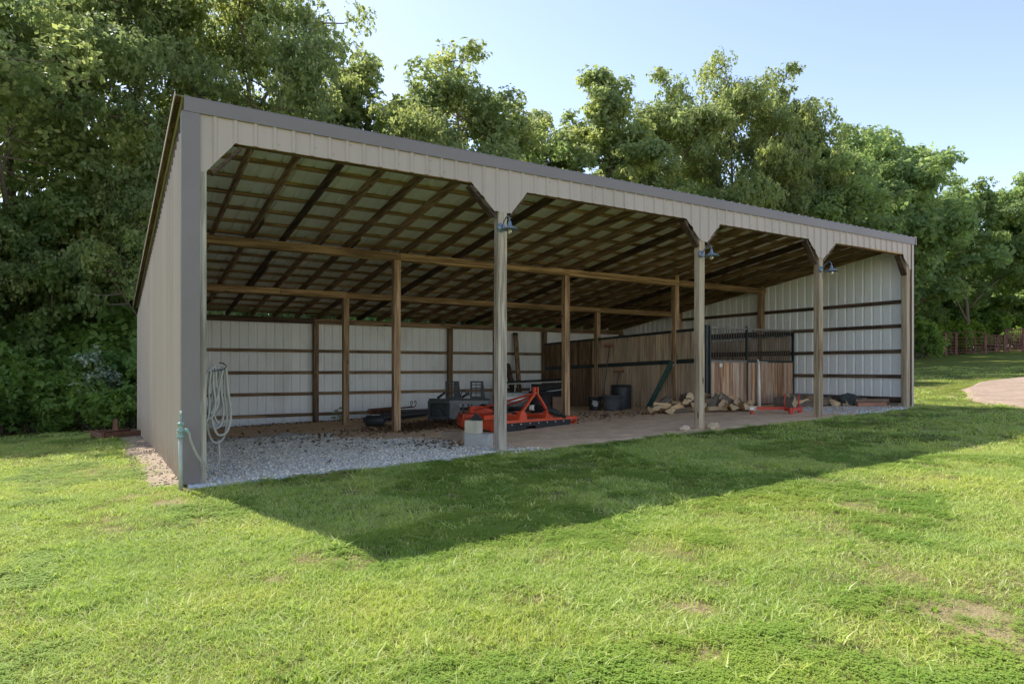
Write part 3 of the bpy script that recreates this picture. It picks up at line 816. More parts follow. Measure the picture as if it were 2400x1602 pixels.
# ------------------------------------------------------------------ dark loader attachment behind the cutter
gr = thing('loader_attachment', 'dark grey steel loader attachment with two upright window plates', 'attachment', (6.10, 6.35, fz(6.6,6.2)), R(-31))
mb = MB().box(0,.06,-.02,.04,0,.48).box(.47,.53,-.02,.04,0,.48).box(.06,.47,-.02,.04,.42,.48).box(.06,.47,-.02,.04,.02,.10)
mb.build('side_frame', M['dark_steel'], gr)
MB().box(0,.60,.30,.33,.02,.50).build('back_plate', M['dark_steel'], gr)
MB().box(.0,.02,.04,.30,.02,.47).build('cheek_plate', M['dark_steel'], gr)
MB().prism([(.12,.10),(.40,.10),(.33,.24),(.25,.29),(.17,.22)], .12, .22).build('hook', M['dark_steel'], gr)
MB().prism([(.53,0),(.80,0),(.775,.44),(.55,.44)], -.06, -.03).build('front_plate', M['worn_grey'], gr)
MB().box(.55,.785,-.075,-.06,.37,.40).build('plate_lip', M['worn_grey'], gr)
MB().box(.02,1.52,.02,.12,.485,.53).build('top_tube', M['dark_steel'], gr)
MB().box(.53,1.48,-.02,.02,.40,.484).build('front_tube', M['worn_grey'], gr)
for x in (.88, 1.02, 1.10, 1.44):
    MB().bar((x,.0,.10),(x-.02,.0,.40),.045,.04).build('strut', M['dark_steel'], gr)
MB().box(.80,1.50,-.02,.04,.02,.10).build('bottom_rail', M['dark_steel'], gr)
for x0, x1, solid in ((.43,.77,True),(1.04,1.37,False)):
    mb = MB()
    zb, zt = .53, .96
    mb.prism([(x0,zb),(x0+.045,zb),(x0+.045,zt),(x0,zt)], .06, .10)
    mb.prism([(x1-.02,zb),(x1+.04,zb),(x1-.01,zt),(x1-.065,zt)], .06, .10)
    mb.box(x0, x1-.01, .06, .10, zt-.035, zt)
    mb.box(x0+.045, x1-.02, .065, .095, zb, zb+.05)
    mid = x0+.145
    mb.box(mid-.008, mid+.008, .07, .09, zb+.05, zt-.035)
    for z in (.67, .79, .87): mb.box(x0+.045, x1-.04, .07, .09, z-.009, z+.009)
    if solid: mb.prism([(x0+.20,zb+.05),(x1-.02,zb+.05),(x1-.065,zt-.035),(x0+.20,zt-.035)], .066, .094)
    else: mb.prism([(x0+.26,zb+.05),(x1-.02,zb+.05),(x1-.065,zt-.035),(x0+.26,zt-.035)], .066, .094)
    mb.build('window_plate', M['dark_steel'], gr)
MB().tube([(.23,.07,.54),(.42,.07,.68)], [.035,.028], 10).build('cylinder', M['rubber'], gr, True)
MB().tube([(.82,.07,.55),(1.02,.07,.67)], [.03,.034], 10).build('cylinder', M['rubber'], gr, True)
pts = [(.80+.22*t, .05, .57+.16*math.sin(t*math.pi)+.05*math.sin(7*t)) for t in np.linspace(0,1,14)]
MB().tube(pts, .012, 6).build('hydraulic_hose', M['rubber'], gr, True)

# ------------------------------------------------------------------ steel stock and auger on the ground
for (p, q, w, h_, lab) in (((4.75,6.95),(7.1,8.6),.16,.10,'long flat steel beam lying nearest the inner posts'),((4.9,7.6),(7.4,9.2),.14,.12,'long dark steel channel lying behind the flat beam'),((5.4,8.1),(7.9,9.5),.10,.16,'long narrow steel bar lying along the back wall')):
    z0 = fz(*p)+h_/2; z1 = fz(*q)+h_/2
    o = thing('steel_beam', lab, 'beam', (p[0],p[1],fz(*p)), 0, 'steel lengths on the dirt floor')
    d = Vector((q[0]-p[0], q[1]-p[1], z1-z0))
    MB().bar((0,0,h_*.08), (d.x,d.y,d.z+h_*.08), w, h_*.16).build('flange', M['grey_plastic'], o)
    MB().bar((0,0,h_*.5), (d.x,d.y,d.z+h_*.5), .02, h_*.68).build('web', M['dark_steel'], o)
    MB().bar((0,0,h_*.92), (d.x,d.y,d.z+h_*.92), w, h_*.16).build('flange', M['grey_plastic'], o)
ro = thing('black_roller', 'stubby black roller lying on the dirt before the beams', 'roller', (4.52,5.75,fz(4.5,5.75)+.13), R(-25))
MB().lathe([(0,-.22),(.10,-.22),(.13,-.20),(.13,.16),(.11,.20),(0,.20)], (0,0,0), 20, axis='x').build('drum', M['black_plastic'], ro, True)
MB().lathe([(0,.20),(.035,.20),(.035,.27),(0,.27)], (0,0,0), 12, axis='x').build('axle', M['dark_steel'], ro, True)
MB().box(-.10,.10,-.05,.06,.125,.140).build('label_plate', M['alu'], ro)
au = thing('auger', 'rusty spiral auger lying on top of the steel beams', 'auger', (5.15,7.95,fz(5.2,7.9)+.24), R(33))
MB().tube([(0,0,0),(2.1,0,.03)], .022, 8).build('shaft', M['rust'], au, True)
n = 90; P = []; Fc = []
for i in range(n+1):
    a = i/n*2*math.pi*9; x = .05+1.15*i/n
    P += [(x,.022*math.cos(a),.022*math.sin(a)),(x,.085*math.cos(a),.085*math.sin(a)),(x+.008,.022*math.cos(a),.022*math.sin(a)),(x+.008,.085*math.cos(a),.085*math.sin(a))]
for i in range(n):
    Fc += [(4*i,4*i+1,4*i+5,4*i+4),(4*i+2,4*i+6,4*i+7,4*i+3),(4*i+1,4*i+3,4*i+7,4*i+5)]
MB().add(P, Fc).build('flighting', M['rust'], au)
pts = [(2.0+.09*math.cos(t)+.03*t, 0, .10+.09*math.sin(t)) for t in np.linspace(0,9,30)]
MB().tube(pts, .012, 6).build('chain_coil', M['rust'], au, True)

# ------------------------------------------------------------------ concrete blocks by the grey post
def block(name, loc, rz, L, D_, H, mt, label, grp=None):
    t = thing(name, label, 'block', loc, rz, grp)
    c = .006
    P = []
    for z, e in ((0,0),(H-c,0),(H,c)):
        P += [(e,e,z),(L-e,e,z),(L-e,D_-e,z),(e,D_-e,z)]
    mb = MB().add(P, [(3,2,1,0),(8,9,10,11)] + [(4*k+i,4*k+(i+1)%4,4*k+4+(i+1)%4,4*k+4+i) for k in (0,1) for i in range(4)])
    mb.build('body', mt, t)
    return t
zb = fz(4.3,.8)
t = block('concrete_block', (4.19,.92,zb), R(-58), .42, .20, .20, M['concrete'], 'pale grey concrete block lying at the foot of the grey post', 'concrete blocks')
MB().box(-.004,.0,.05,.15,.02,.18).build('recess_shade', M['concrete_dirty'], t)  # raised dark plate, its colour stands in for the shade of a recess
block('concrete_block', (4.20,.93,zb+.202), R(-58), .22, .20, .205, M['concrete_warm'], 'cream concrete block set on the grey block by the post', 'concrete blocks')
block('concrete_block', (4.18,1.72,fz(4.3,1.6)-.02), R(-35), .34, .2, .17, M['concrete_dirty'], 'dirty brown block behind the stacked pale blocks', 'concrete blocks')
br = thing('black_bracket', 'small black iron bracket sitting on the cream block', 'bracket', (4.36,.83,zb+.408), R(-31))
MB().prism([(-.085,0),(.10,0),(.10,.02),(.055,.05),(.04,.085),(.01,.09),(-.005,.12),(-.025,.12),(-.05,.07),(-.085,.03)], -.04, .04).build('body', M['rubber'], br)
MB().tube([(-.06,0,.05),(0,-.03,.11),(.05,-.02,.07)], .009, 6).build('handle', M['dark_steel'], br, True)

# ------------------------------------------------------------------ clutter at the middle back
def rot(p, a): return (p[0]*math.cos(a)-p[1]*math.sin(a), p[0]*math.sin(a)+p[1]*math.cos(a))
def leaning(name, label, p0, p1, w, th, mt, cat='plank', face=(0,1,0), cap=None):
    o = thing(name, label, cat, p0)
    d = Vector(p1)-Vector(p0)
    up = Vector(face)
    MB().bar((0,0,0), d, w, th, up=up).build('board', mt, o)
    if cap: MB().bar(d*.985, d*1.02, w*1.02, th*1.1, up=up).build('end_cap', cap, o)
    return o
leaning('leaning_plank', 'tall brown plank leaning on the white back wall', (10.95,9.60,fz(10.9,9.6)), (11.05,10.05,2.50), .145, .06, M['brown_z'], cap=M['dark_steel'])
leaning('leaning_plank', 'shorter dark plank leaning on the back wall behind the grey post', (10.62,9.30,fz(10.6,9.3)), (10.66,9.95,1.52), .20, .05, M['dark_z'])
# black folding panels with aluminium edges
pn = thing('folding_panel_stack', 'stack of black panels with aluminium edges against the stall planks', 'panel stack', (9.9,8.3,fz(10,8.3)), R(-33))
for k, (z0, z1, x0, x1, tilt) in enumerate(((.78,.80,-.55,1.62,.10),(.50,.52,.45,1.58,.16),(.20,.22,.42,1.50,.20))):
    def zz(x): return z0 + tilt*(x-x0)/(x1-x0)*1.0
    P = []
    for x in (x0, x1):
        for y in (-.32, .34):
            for dz in (0, .022): P.append((x,y,zz(x)+dz+.06*(y>0)))
    MB().add(P, [(0,1,3,2),(4,6,7,5),(0,4,5,1),(2,3,7,6),(0,2,6,4),(1,5,7,3)]).build('panel', M['rubber'], pn)
    MB().bar((x0,-.335,zz(x0)+.011),(x1,-.335,zz(x1)+.011),.02,.034).build('edge_strip', M['alu'], pn)
    MB().bar((x1+.01,-.335,zz(x1)+.011),(x1+.01,.35,zz(x1)+.071),.02,.034).build('edge_strip', M['alu'], pn)
for x in (-.45, .0, .47, 1.45):
    MB().box(x-.014, x+.014, -.30, -.272, -.02, .80+.10*(x+.55)/2.17).build('leg', M['alu'], pn)
MB().box(.47,1.45,.0,.02,.24,.80).build('dark_sheet', M['rubber'], pn)
st = thing('galvanised_tank', 'galvanised stock tank behind the orange A-frame', 'tank', (9.35,7.55,fz(9.4,7.5)), R(-33))
n = 28; P = []
for r_, z in ((.93,0),(1,.03),(1,.30),(1.02,.32),(1,.34),(1,.52),(1.03,.55),(.98,.55),(.97,.1),(.90,.05)):
    for j in range(n):
        t_ = 2*math.pi*j/n
        sx = math.copysign(abs(math.cos(t_))**.5, math.cos(t_)); sy = math.copysign(abs(math.sin(t_))**.5, math.sin(t_))
        P.append((.58*r_*sx, .33*r_*sy, z))
Fc = [(k*n+j, k*n+(j+1)%n, (k+1)*n+(j+1)%n, (k+1)*n+j) for k in range(9) for j in range(n)] + [tuple(range(9*n,10*n))]
MB().add(P, Fc).build('shell', M['galv'], st, True)
def tub(name, label, x, y, r0, r1, h_, mt, group=None, rim=.015, ribs=0, cat='bucket', handle=False):
    t = thing(name, label, cat, (x,y,fz(x,y)), 0, group)
    prof = [(0,0),(r0*.97,0),(r0,.012)]
    nb = 4*ribs if ribs else 2
    for k in range(1, nb+1):
        f = k/nb; r_ = r0+(r1-r0)*f + (.012 if ribs and k % 2 else 0)
        prof.append((r_, .012+(h_-.04)*f))
    prof += [(r1+rim,h_-.028),(r1+rim,h_),(r1-.006,h_),(r0-.008,.03),(0,.03)]
    MB().lathe(prof, (0,0,0), 26).build('shell', mt, t, True)
    if handle:
        pts = [(r1*math.cos(a)*1.02, .0, h_-.03-.10*math.sin(a)) for a in np.linspace(0, math.pi, 13)]
        MB().tube([(p[0], -abs(r1*1.05)*math.sin(i/12*math.pi), p[2]) for i, p in enumerate(pts)], .004, 5).build('bail', M['galv'], t, True)
    return t
tub('black_tub', 'big black tub standing behind the orange A-frame', 9.45, 6.35, .26, .31, .56, M['black_plastic'])
tub('grey_tub', 'low grey tub between the lettered bucket and the ribbed barrel', 11.02, 5.22, .215, .265, .40, M['grey_plastic'])
tub('ribbed_barrel', 'black ribbed barrel against the stall planks', 11.48, 5.35, .265, .27, .66, M['black_plastic'], ribs=3, cat='barrel', rim=.006)
bk = tub('black_bucket', 'black bucket with white lettering beside the grey tub', 10.78, 5.62, .15, .175, .36, M['black_plastic'], handle=True)
# white lettering patch on the bucket, wrapped on its face towards the camera
mb = MB(); q = random.Random(4)
def decal(a0, a1, z0, z1):
    base = math.atan2(-8.405-5.62, -.844-10.78); P = []; Fc = []
    k = 3
    for i in range(k+1):
        a = base + a0 + (a1-a0)*i/k
        for z in (z0, z1):
            r_ = .15+.025*(z/.36)+.004
            P.append((r_*math.cos(a), r_*math.sin(a), z))
    mb.add(P, [(2*i,2*i+2,2*i+3,2*i+1) for i in range(k)])
for z0, a, b in ((.225,-.42,.30),(.17,-.50,.45),(.12,-.30,.38)):
    a_ = a
    while a_ < b:
        w = q.uniform(.07,.14); decal(a_, a_+w*.75, z0, z0+.038); a_ += w
mb.build('white_lettering', M['white'], bk)
bx = thing('brown_crate', 'brown wooden crate behind the middle inner post', 'crate', (9.78,6.20,fz(9.9,6.2)), R(-25))
for (x0,x1,y0,y1) in ((0,.32,0,.015),(0,.32,.285,.30),(0,.015,.015,.285),(.305,.32,.015,.285)):
    MB().box(x0,x1,y0,y1,0,.37).build('side', M['brown_box'], bx)
MB().box(-.01,.33,-.01,.31,.37,.395).build('lid', M['brown_box'], bx)
# brooms propped head-up against the planks
def broom(label, x0, y0, x1, y1, ztop, w):
    z0 = fz(x0,y0)
    o = thing('push_broom', label, 'broom', (x0,y0,z0))
    d = Vector((x1-x0, y1-y0, ztop-z0))
    MB().tube([(0,0,0), d], .013, 8).build('handle', M['grey_plastic'], o, True)
    u = Vector((.72,-.69,0)).normalized()
    MB().bar(d-u*w/2, d+u*w/2, .06, .045).build('head', M['rust'], o)
    MB().bar(d-u*w/2+Vector((0,0,.05)), d+u*w/2+Vector((0,0,.05)), .06, .055).build('bristles', M['bristle'], o)
broom('tall push broom leaning head-up against the stall planks', 11.55, 6.25, 12.16, 6.62, 2.03, .34)
broom('shorter push broom leaning head-up below the tall one', 11.60, 5.78, 12.12, 6.15, 1.28, .30)
# green steel plank leaning on the post
o = thing('green_steel_rail', 'dark green steel rail leaning on the inner post by the stall', 'rail', (11.75,4.62,fz(11.75,4.6)))
d = Vector((.38,-.52,1.28))
MB().bar((0,0,0), d, .12, .02, up=(.4,.9,0)).build('web', M['green_steel'], o)
MB().bar(Vector((.06,-.03,0)), d+Vector((.06,-.03,0)), .02, .05, up=(.4,.9,0)).build('flange', M['green_steel'], o)
MB().bar(d*.9+Vector((.065,-.05,0)), d+Vector((.065,-.05,0)), .02, .03).build('worn_tip', M['galv'], o)

# ------------------------------------------------------------------ firewood
def log_mesh(kind, seed, L=.42, r=.095):
    q = random.Random(seed); n = 8
    if kind == 'round':
        ring = [(r*q.uniform(.9,1.08)*math.cos(2*math.pi*j/n), r*q.uniform(.9,1.08)*math.sin(2*math.pi*j/n)) for j in range(n)]
        mats = [1]*n
    else:
        a0 = q.uniform(.75,1.15)
        ring = [(0.0,-r*.45)]; arc = 5
        for j in range(arc+1):
            a = math.pi/2 - a0 + 2*a0*j/arc
            ring.append((1.45*r*math.cos(a)*q.uniform(.92,1.06), -r*.45+1.5*r*math.sin(a)*q.uniform(.9,1.05)))
        ring = ring[::-1]
        m_ = len(ring); n = m_
        mats = [1 if 0 <= j < arc else 0 for j in range(n)]
    secs = 4; P = []
    for i in range(secs+1):
        f = i/secs; s_ = 1 + q.uniform(-.06,.06); ox, oz = q.uniform(-.007,.007), q.uniform(-.007,.007)
        for a, b in ring: P.append((L*(f-.5)+q.uniform(-.02,.02), a*s_*q.uniform(.86,1.12)+ox, b*s_*q.uniform(.86,1.12)+oz))
    mb = MB(); mb.v = P
    for i in range(secs):
        for j in range(n):
            mb.face((i*n+j, i*n+(j+1)%n, (i+1)*n+(j+1)%n, (i+1)*n+j), mats[j])
    mb.face(list(range(n)), 2); mb.face([secs*n+j for j in range(n)][::-1], 2)
    return mb.mesh('firewood_log', [M['cut_wood'], M['bark'], M['pale_cut']])
logs = [log_mesh('split', 1), log_mesh('split', 2, .46), log_mesh('split', 3, .40, .11), log_mesh('round', 4, .42, .085), log_mesh('round', 5, .38, .11), log_mesh('split', 6, .50, .10)]
def log(x, y, dz, mi, rx, ry, rz, label, group, name='firewood_log', s=1.0):
    o = link(name, logs[mi], None, (x, y, fz(x, y)+dz), (R(rx), R(ry), R(rz)))
    o.scale = (s,s,s)
    return tag(o, label, 'log', group)
GP = 'firewood heaped by the second front post'
u = Vector((.856,-.517)); base = Vector((10.60,3.35))   # along the heap, seen broadside
def hp(a, b): return (base + u*a + Vector((.517,.856))*b)
heap = [ # along, depth, dz, mesh, rx, ry, rz, label
 (.10,.0,.08,2,10,0,25,'short log with a brown cut end at the left foot of the heap'),
 (.38,.15,.22,0,40,-38,-20,'split log tilted up on the left side of the heap'),
 (.42,-.12,.08,2,200,4,60,'split log with a rusty orange face low on the left of the heap'),
 (.80,.10,.20,5,170,6,-24,'long grey split log lying across the left of the heap'),
 (.78,-.05,.08,1,160,-5,-32,'pale grey split log at the front of the heap, left of the post'),
 (.98,.28,.33,4,0,12,68,'round log with its cut end showing on top of the heap'),
 (1.15,.05,.12,5,20,5,65,'round log half hidden behind the second front post'),
 (1.22,.35,.16,2,60,0,30,'split log at the back of the heap behind the post'),
 (1.40,.32,.36,0,15,10,20,'small pale split log topping the heap right of the post'),
 (1.42,.18,.22,1,0,-10,-40,'dark round log under the topmost split log'),
 (1.62,.15,.20,1,70,-42,10,'yellow split log leaning steeply right of the post'),
 (1.80,.22,.21,0,110,-30,25,'freshly split yellow log at the crown of the right half'),
 (1.95,.15,.18,5,60,34,-35,'dark-barked split log sloping down the right side'),
 (2.02,.02,.10,2,150,18,-10,'ochre split log on the right slope of the heap'),
 (1.60,-.10,.08,5,185,0,-22,'long pale split log lying along the front right of the heap'),
 (1.92,-.22,.09,2,20,0,48,'pale barked log with a curled end at the front right'),
 (2.18,-.15,.09,2,30,0,70,'weathered grey chunk low on the right of the heap'),
 (2.36,-.02,.08,3,0,0,62,'small round log with a grey end at the right foot'),
 (2.52,.10,.07,0,200,0,-30,'last small split log at the right end of the heap'),
 (.62,.35,.10,3,0,0,20,'round log behind the left half of the heap'),
 (1.75,.40,.08,4,0,0,15,'round log behind the right half of the heap')]
for k in range(17):
    a_ = .25 + 2.2*k/16; hmax = .30*(1-abs(a_-1.25)/1.5)
    heap.append((a_+rnd.uniform(-.1,.1), rnd.uniform(-.15,.40), .08+rnd.random()*max(.02,hmax), rnd.choice([0,1,2,5,0,2,1,5]), rnd.uniform(0,360), rnd.uniform(-28,28), rnd.uniform(-50,50), 'split log buried in the middle of the firewood heap'))
for a, b, dz, mi, rx, ry, rz, lab in heap:
    p = hp(a, b); log(p.x, p.y, dz, mi, rx, ry, rz, lab, GP)
G2 = 'logs and boards along the right wall'
for x, y, dz, mi, rx, ry, rz, lab, s_ in (
 (13.95,2.05,.11,4,0,0,-75,'cut log with its pale round end facing out beside the red stand',1.25),
 (14.42,1.95,.09,1,170,0,-30,'grey split log lying left of the third front post',1.1),
 (14.60,2.15,.20,5,30,0,-20,'dark red-barked log on the pile against the stall front',1.1),
 (14.85,1.85,.20,2,10,0,-35,'brown log resting on the pile behind the third front post',1.0),
 (14.95,1.55,.09,1,180,0,-40,'white-faced split log beneath the third post',1.1),
 (15.05,1.75,.10,4,0,0,-50,'thick log end just right of the third front post',1.05),
 (15.20,1.45,.07,0,160,0,-15,'flat split piece in front of the tarp bundle',1.0)):
    log(x, y, dz, mi, rx, ry, rz, lab, G2, s=s_)
for k in range(14):
    x = 14.15+1.5*k/13+rnd.uniform(-.08,.08); y = 2.15-1.05*k/13+rnd.uniform(-.3,.25)
    log(x, y, .05+.10*rnd.random(), rnd.choice([0,1,2,5]), rnd.uniform(0,360), rnd.uniform(-20,20), rnd.uniform(-60,20), 'scrap of split wood in the low pile along the right wall', G2, s=rnd.uniform(.55,.95))
tp = thing('tarp_bundle', 'crumpled dark tarp bundle heaped on the right wall pile', 'tarp', (15.35,1.25,fz(15.35,1.25)), R(-25))
P = []; nu, nv = 18, 9; q = random.Random(9)
for i in range(nu):
    for j in range(nv):
        t_ = 2*math.pi*i/nu; f = j/(nv-1)
        w = 1 + .22*math.sin(3*t_+4*f) + q.uniform(-.12,.12)
        r_ = math.cos(f*math.pi/2)**.6
        P.append((.40*r_*w*math.cos(t_), .24*r_*w*math.sin(t_), .30*f**.8 + q.uniform(-.02,.02)*(f>.05)))
MB().add(P, [(i*nv+j, ((i+1)%nu)*nv+j, ((i+1)%nu)*nv+j+1, i*nv+j+1) for i in range(nu) for j in range(nv-1)]).build('cover', M['tarp'], tp)
def board(p, q_, w, th, mt, label, dz=0):
    z0 = fz(*p)+th/2+dz; z1 = fz(*q_)+th/2+dz
    o = MB().bar((0,0,0),(q_[0]-p[0],q_[1]-p[1],z1-z0), w, th).build('loose_board', mt)
    o.location = (p[0],p[1],z0)
    return tag(o, label, 'board', G2)
board((15.15,.92),(15.62,.48), .26, .09, M['red_board'], 'reddish board lying on the gravel near the right corner')
board((15.36,1.05),(15.70,.42), .16, .07, M['rot_wood'], 'weathered board stacked on the reddish board by the right wall', .092)
board((15.52,.74),(15.72,.24), .14, .06, M['rot_wood'], 'grey board on the ground closest to the right corner post')
board((14.98,1.22),(15.45,.98), .14, .03, M['rot_wood'], 'thin dark board under the tarp bundle')
# loose stones at the second post
for i, (x, y, r_, mt, lab) in enumerate(((8.86,-.06,.13,'pale_cut','pink-tan stone lying right of the second post foot'),(8.30,.10,.10,'tan_stone','pale flat stone left of the second post foot'),(8.75,-.14,.055,'tan_stone','small white stone against the second post foot'))):
    q = random.Random(i+30); P = []; nu, nv = 10, 6
    for a in range(nu):
        for b in range(nv):
            t_ = 2*math.pi*a/nu; f = b/(nv-1)*math.pi
            w = r_*q.uniform(.85,1.1)
            P.append((w*math.sin(f)*math.cos(t_)*1.2, w*math.sin(f)*math.sin(t_)*.8, w*.62*math.cos(f)))
    o = MB().add(P, [(a*nv+b, a*nv+b+1, ((a+1)%nu)*nv+b+1, ((a+1)%nu)*nv+b) for a in range(nu) for b in range(nv-1)]).build('stone', M[mt])
    o.location = (x, y, fz(x,y)+r_*.35)
    tag(o, lab, 'stone', 'stones by the post feet')

# ------------------------------------------------------------------ red stand and white pole
rs = thing('red_stand', 'low red steel frame on the dirt with two upright prongs', 'stand', (12.02,1.25,fz(12.1,1.2)), R(-31))
rs.scale = (.88,.88,.9)
MB().bar((-.30,.0,.14),(.62,.0,.14),.07,.07).build('main_bar', M['red'], rs)
MB().bar((.60,-.30,.12),(.60,.02,.12),.075,.085).build('foot_bar', M['red'], rs)
MB().bar((.62,-.28,.12),(1.10,.22,.13),.075,.08).build('cross_bar', M['red'], rs)
MB().box(.565,.645,-.32,-.24,-.01,.10).build('foot', M['red'], rs)
MB().box(-.30,-.24,-.03,.03,-.01,.11).build('foot', M['red'], rs)
MB().box(1.02,1.10,.16,.24,-.02,.10).build('foot', M['red'], rs)
for x, y in ((.56,-.02),(.98,.10)):
    MB().tube([(x,y,.15),(x,y,.52)], [.022,.013], 8).build('prong', M['red'], rs, True)
MB().box(-.34,-.18,-.050,-.044,.10,.175).build('white_plate', M['white'], rs)
MB().tube([(-.21,-.052,.135),(-.21,-.056,.135)], .018, 10).build('hole_shade_disc', M['rubber'], rs)  # flat black disc, coloured like the shade inside a hole
wp = thing('white_pole', 'tall white pole standing before the stall boards', 'pole', (13.45,2.42,fz(13.4,2.4)))
MB().tube([(0,0,-.02),(-.004,.01,1.15)], [.045,.03], 12).build('shaft', M['white'], wp, True)
MB().tube([(-.004,.01,1.15),(-.03,.02,1.24)], [.03,.012], 10).build('tip', M['white'], wp, True)
MB().tube([(-.03,.02,1.17),(.36,.02,1.165)], .006, 6).build('crossbar', M['white'], wp, True)

# ------------------------------------------------------------------ hydrant and hose
hy = thing('yard_hydrant', 'pale green yard hydrant standing at the left corner', 'hydrant', (-.05,-.22,gz(-.05,-.22)-.02))
MB().tube([(0,0,0),(0,0,.62)], .022, 14).build('standpipe', M['hydrant'], hy, True)
MB().lathe([(.030,.60),(.040,.605),(.040,.63),(.031,.635),(.031,.67),(.041,.675),(.041,.695),(.026,.705),(.025,.745),(.037,.75),(.037,.77),(.018,.78),(0,.782)], (0,0,0), 14).build('head', M['hydrant_head'], hy, True)
MB().tube([(.02,.0,.70),(.06,-.03,.69),(.085,-.045,.66)], .018, 8).build('spout', M['hydrant_head'], hy, True)
lv = MB().bar((0,0,.77),(.0,.0,.885),.022,.012).build('lever', M['hydrant_head'], hy)
MB().tube([(0,0,.875),(.004,-.004,.905)], .011, 8).build('lever_tip', M['white'], lv, True)

MB().tube([(-.04,.0,.655),(.04,.0,.655)], .012, 8).build('bolt', M['bolt'], hy, True)
ho = thing('garden_hose', 'grey garden hose coiled in long loops on hooks by the left corner', 'hose', (.34,.12,0))
def catmull(pts, n=8):
    pts = [Vector(p) for p in pts]; out = []
    P = [pts[0]*2-pts[1]] + pts + [pts[-1]*2-pts[-2]]
    for i in range(1, len(P)-2):
        for k in range(n):
            t = k/n
            p0, p1, p2, p3 = P[i-1], P[i], P[i+1], P[i+2]
            out.append(.5*(p1*2+(p2-p0)*t+(p0*2-p1*5+p2*4-p3)*t*t+(p1*3-p0-p2*3+p3)*t**3))
    out.append(pts[-1]); return out
loops = [ # left x, right x at widest, bottom z, top x, y
 (-.17,-.05,.72,-.06,-.05),(-.15,.02,.76,-.03,-.02),(-.10,.06,.84,.0,.0),(-.06,.12,.64,.05,.02),(-.07,.16,.47,.10,.03),(-.02,.20,.56,.12,.0),(.0,.19,.70,.09,.05),(-.12,.10,.80,.02,.06)]
for i, (xl, xr, zb_, xt, yy) in enumerate(loops):
    zt = 1.345 + .02*(i % 3)
    xm = (xl+xr)/2
    hgt = zt-zb_
    pts = [(xt-.012,yy,zt-.03),(xl*.55+xt*.45,yy-.01,zt-.45*hgt),(xl,yy-.02,zt-.72*hgt),(xl+.2*(xr-xl),yy-.02,zb_+.05*hgt),(xm,yy-.02,zb_),(xr-.15*(xr-xl),yy-.01,zb_+.08*hgt),(xr,yy,zt-.68*hgt),(xr*.6+xt*.4,yy+.01,zt-.35*hgt),(xt+.025,yy,zt-.03),(xt+.006,yy,zt)]
    pts.append(pts[0])
    MB().tube(catmull(pts), .0145, 7).build('loop', M['hose'], ho, True)
pts = [(.06,.02,.50),(.06,-.06,.30),(.0,-.20,.205),(-.10,-.31,.225),(-.21,-.37,.36),(-.285,-.39,.54),(-.305,-.385,.64)]
MB().tube(catmull(pts), .0145, 7).build('feed_line', M['hose'], ho, True)
hk = thing('hose_hook', 'pair of dark iron hooks on the corner post holding the hose', 'hook', (.245,.10,1.30))
for dx, dy in ((.0,-.03),(.0,.03)):
    MB().tube([(-.01,dy,.0),(.08,dy,.03),(.20,dy,.05),(.24,dy,.09),(.20,dy,.125),(.16,dy,.13)], .007, 6).build('hook_rod', M['dark_steel'], hk, True)

# ------------------------------------------------------------------ rusty iron frame behind the left wall
ri = thing('rusty_drag', 'rusty iron drag frame lying on grass by the left wall end', 'implement', (-.55,9.0,gz(-.5,9.0)), R(-35))
for a, b in (((-.42,-.1,.10),(.15,-.55,.10)),((.15,-.55,.10),(.62,.0,.12)),((-.42,-.1,.12),(.20,.32,.12)),((.20,.32,.12),(.62,.0,.12))):
    MB().bar(a, b, .05, .11).build('frame_bar', M['rust'], ri)
MB().bar((.15,-.55,.16),(.20,.32,.16),.05,.05).build('tie_bar', M['rust'], ri)
MB().prism([(.02,.15),(.16,.15),(.14,.40),(.09,.46),(.03,.38)], -.06, -.03).build('upright_plate', M['rust'], ri)
MB().tube([(-.44,-.1,.14),(-.66,-.02,.14)], .02, 8).build('tongue', M['rust'], ri, True)
for x, y in ((-.42,-.1),(.15,-.55),(.62,0),(.2,.32)):
    MB().box(x-.03,x+.03,y-.03,y+.03,-.03,.17).build('foot', M['rust'], ri)
q = thing('white_stone_slab', 'white slab leaning beside the rusty drag frame', 'slab', (-.12,9.35,gz(-.1,9.3)), R(-20))
MB().add([(-.14,-.1,0),(.14,-.12,0),(.16,.12,0),(-.12,.14,0),(-.12,-.08,.10),(.12,-.10,.12),(.13,.10,.13),(-.10,.12,.11)], [(3,2,1,0),(4,5,6,7),(0,1,5,4),(1,2,6,5),(2,3,7,6),(3,0,4,7)]).build('body', M['tan_stone'], q)

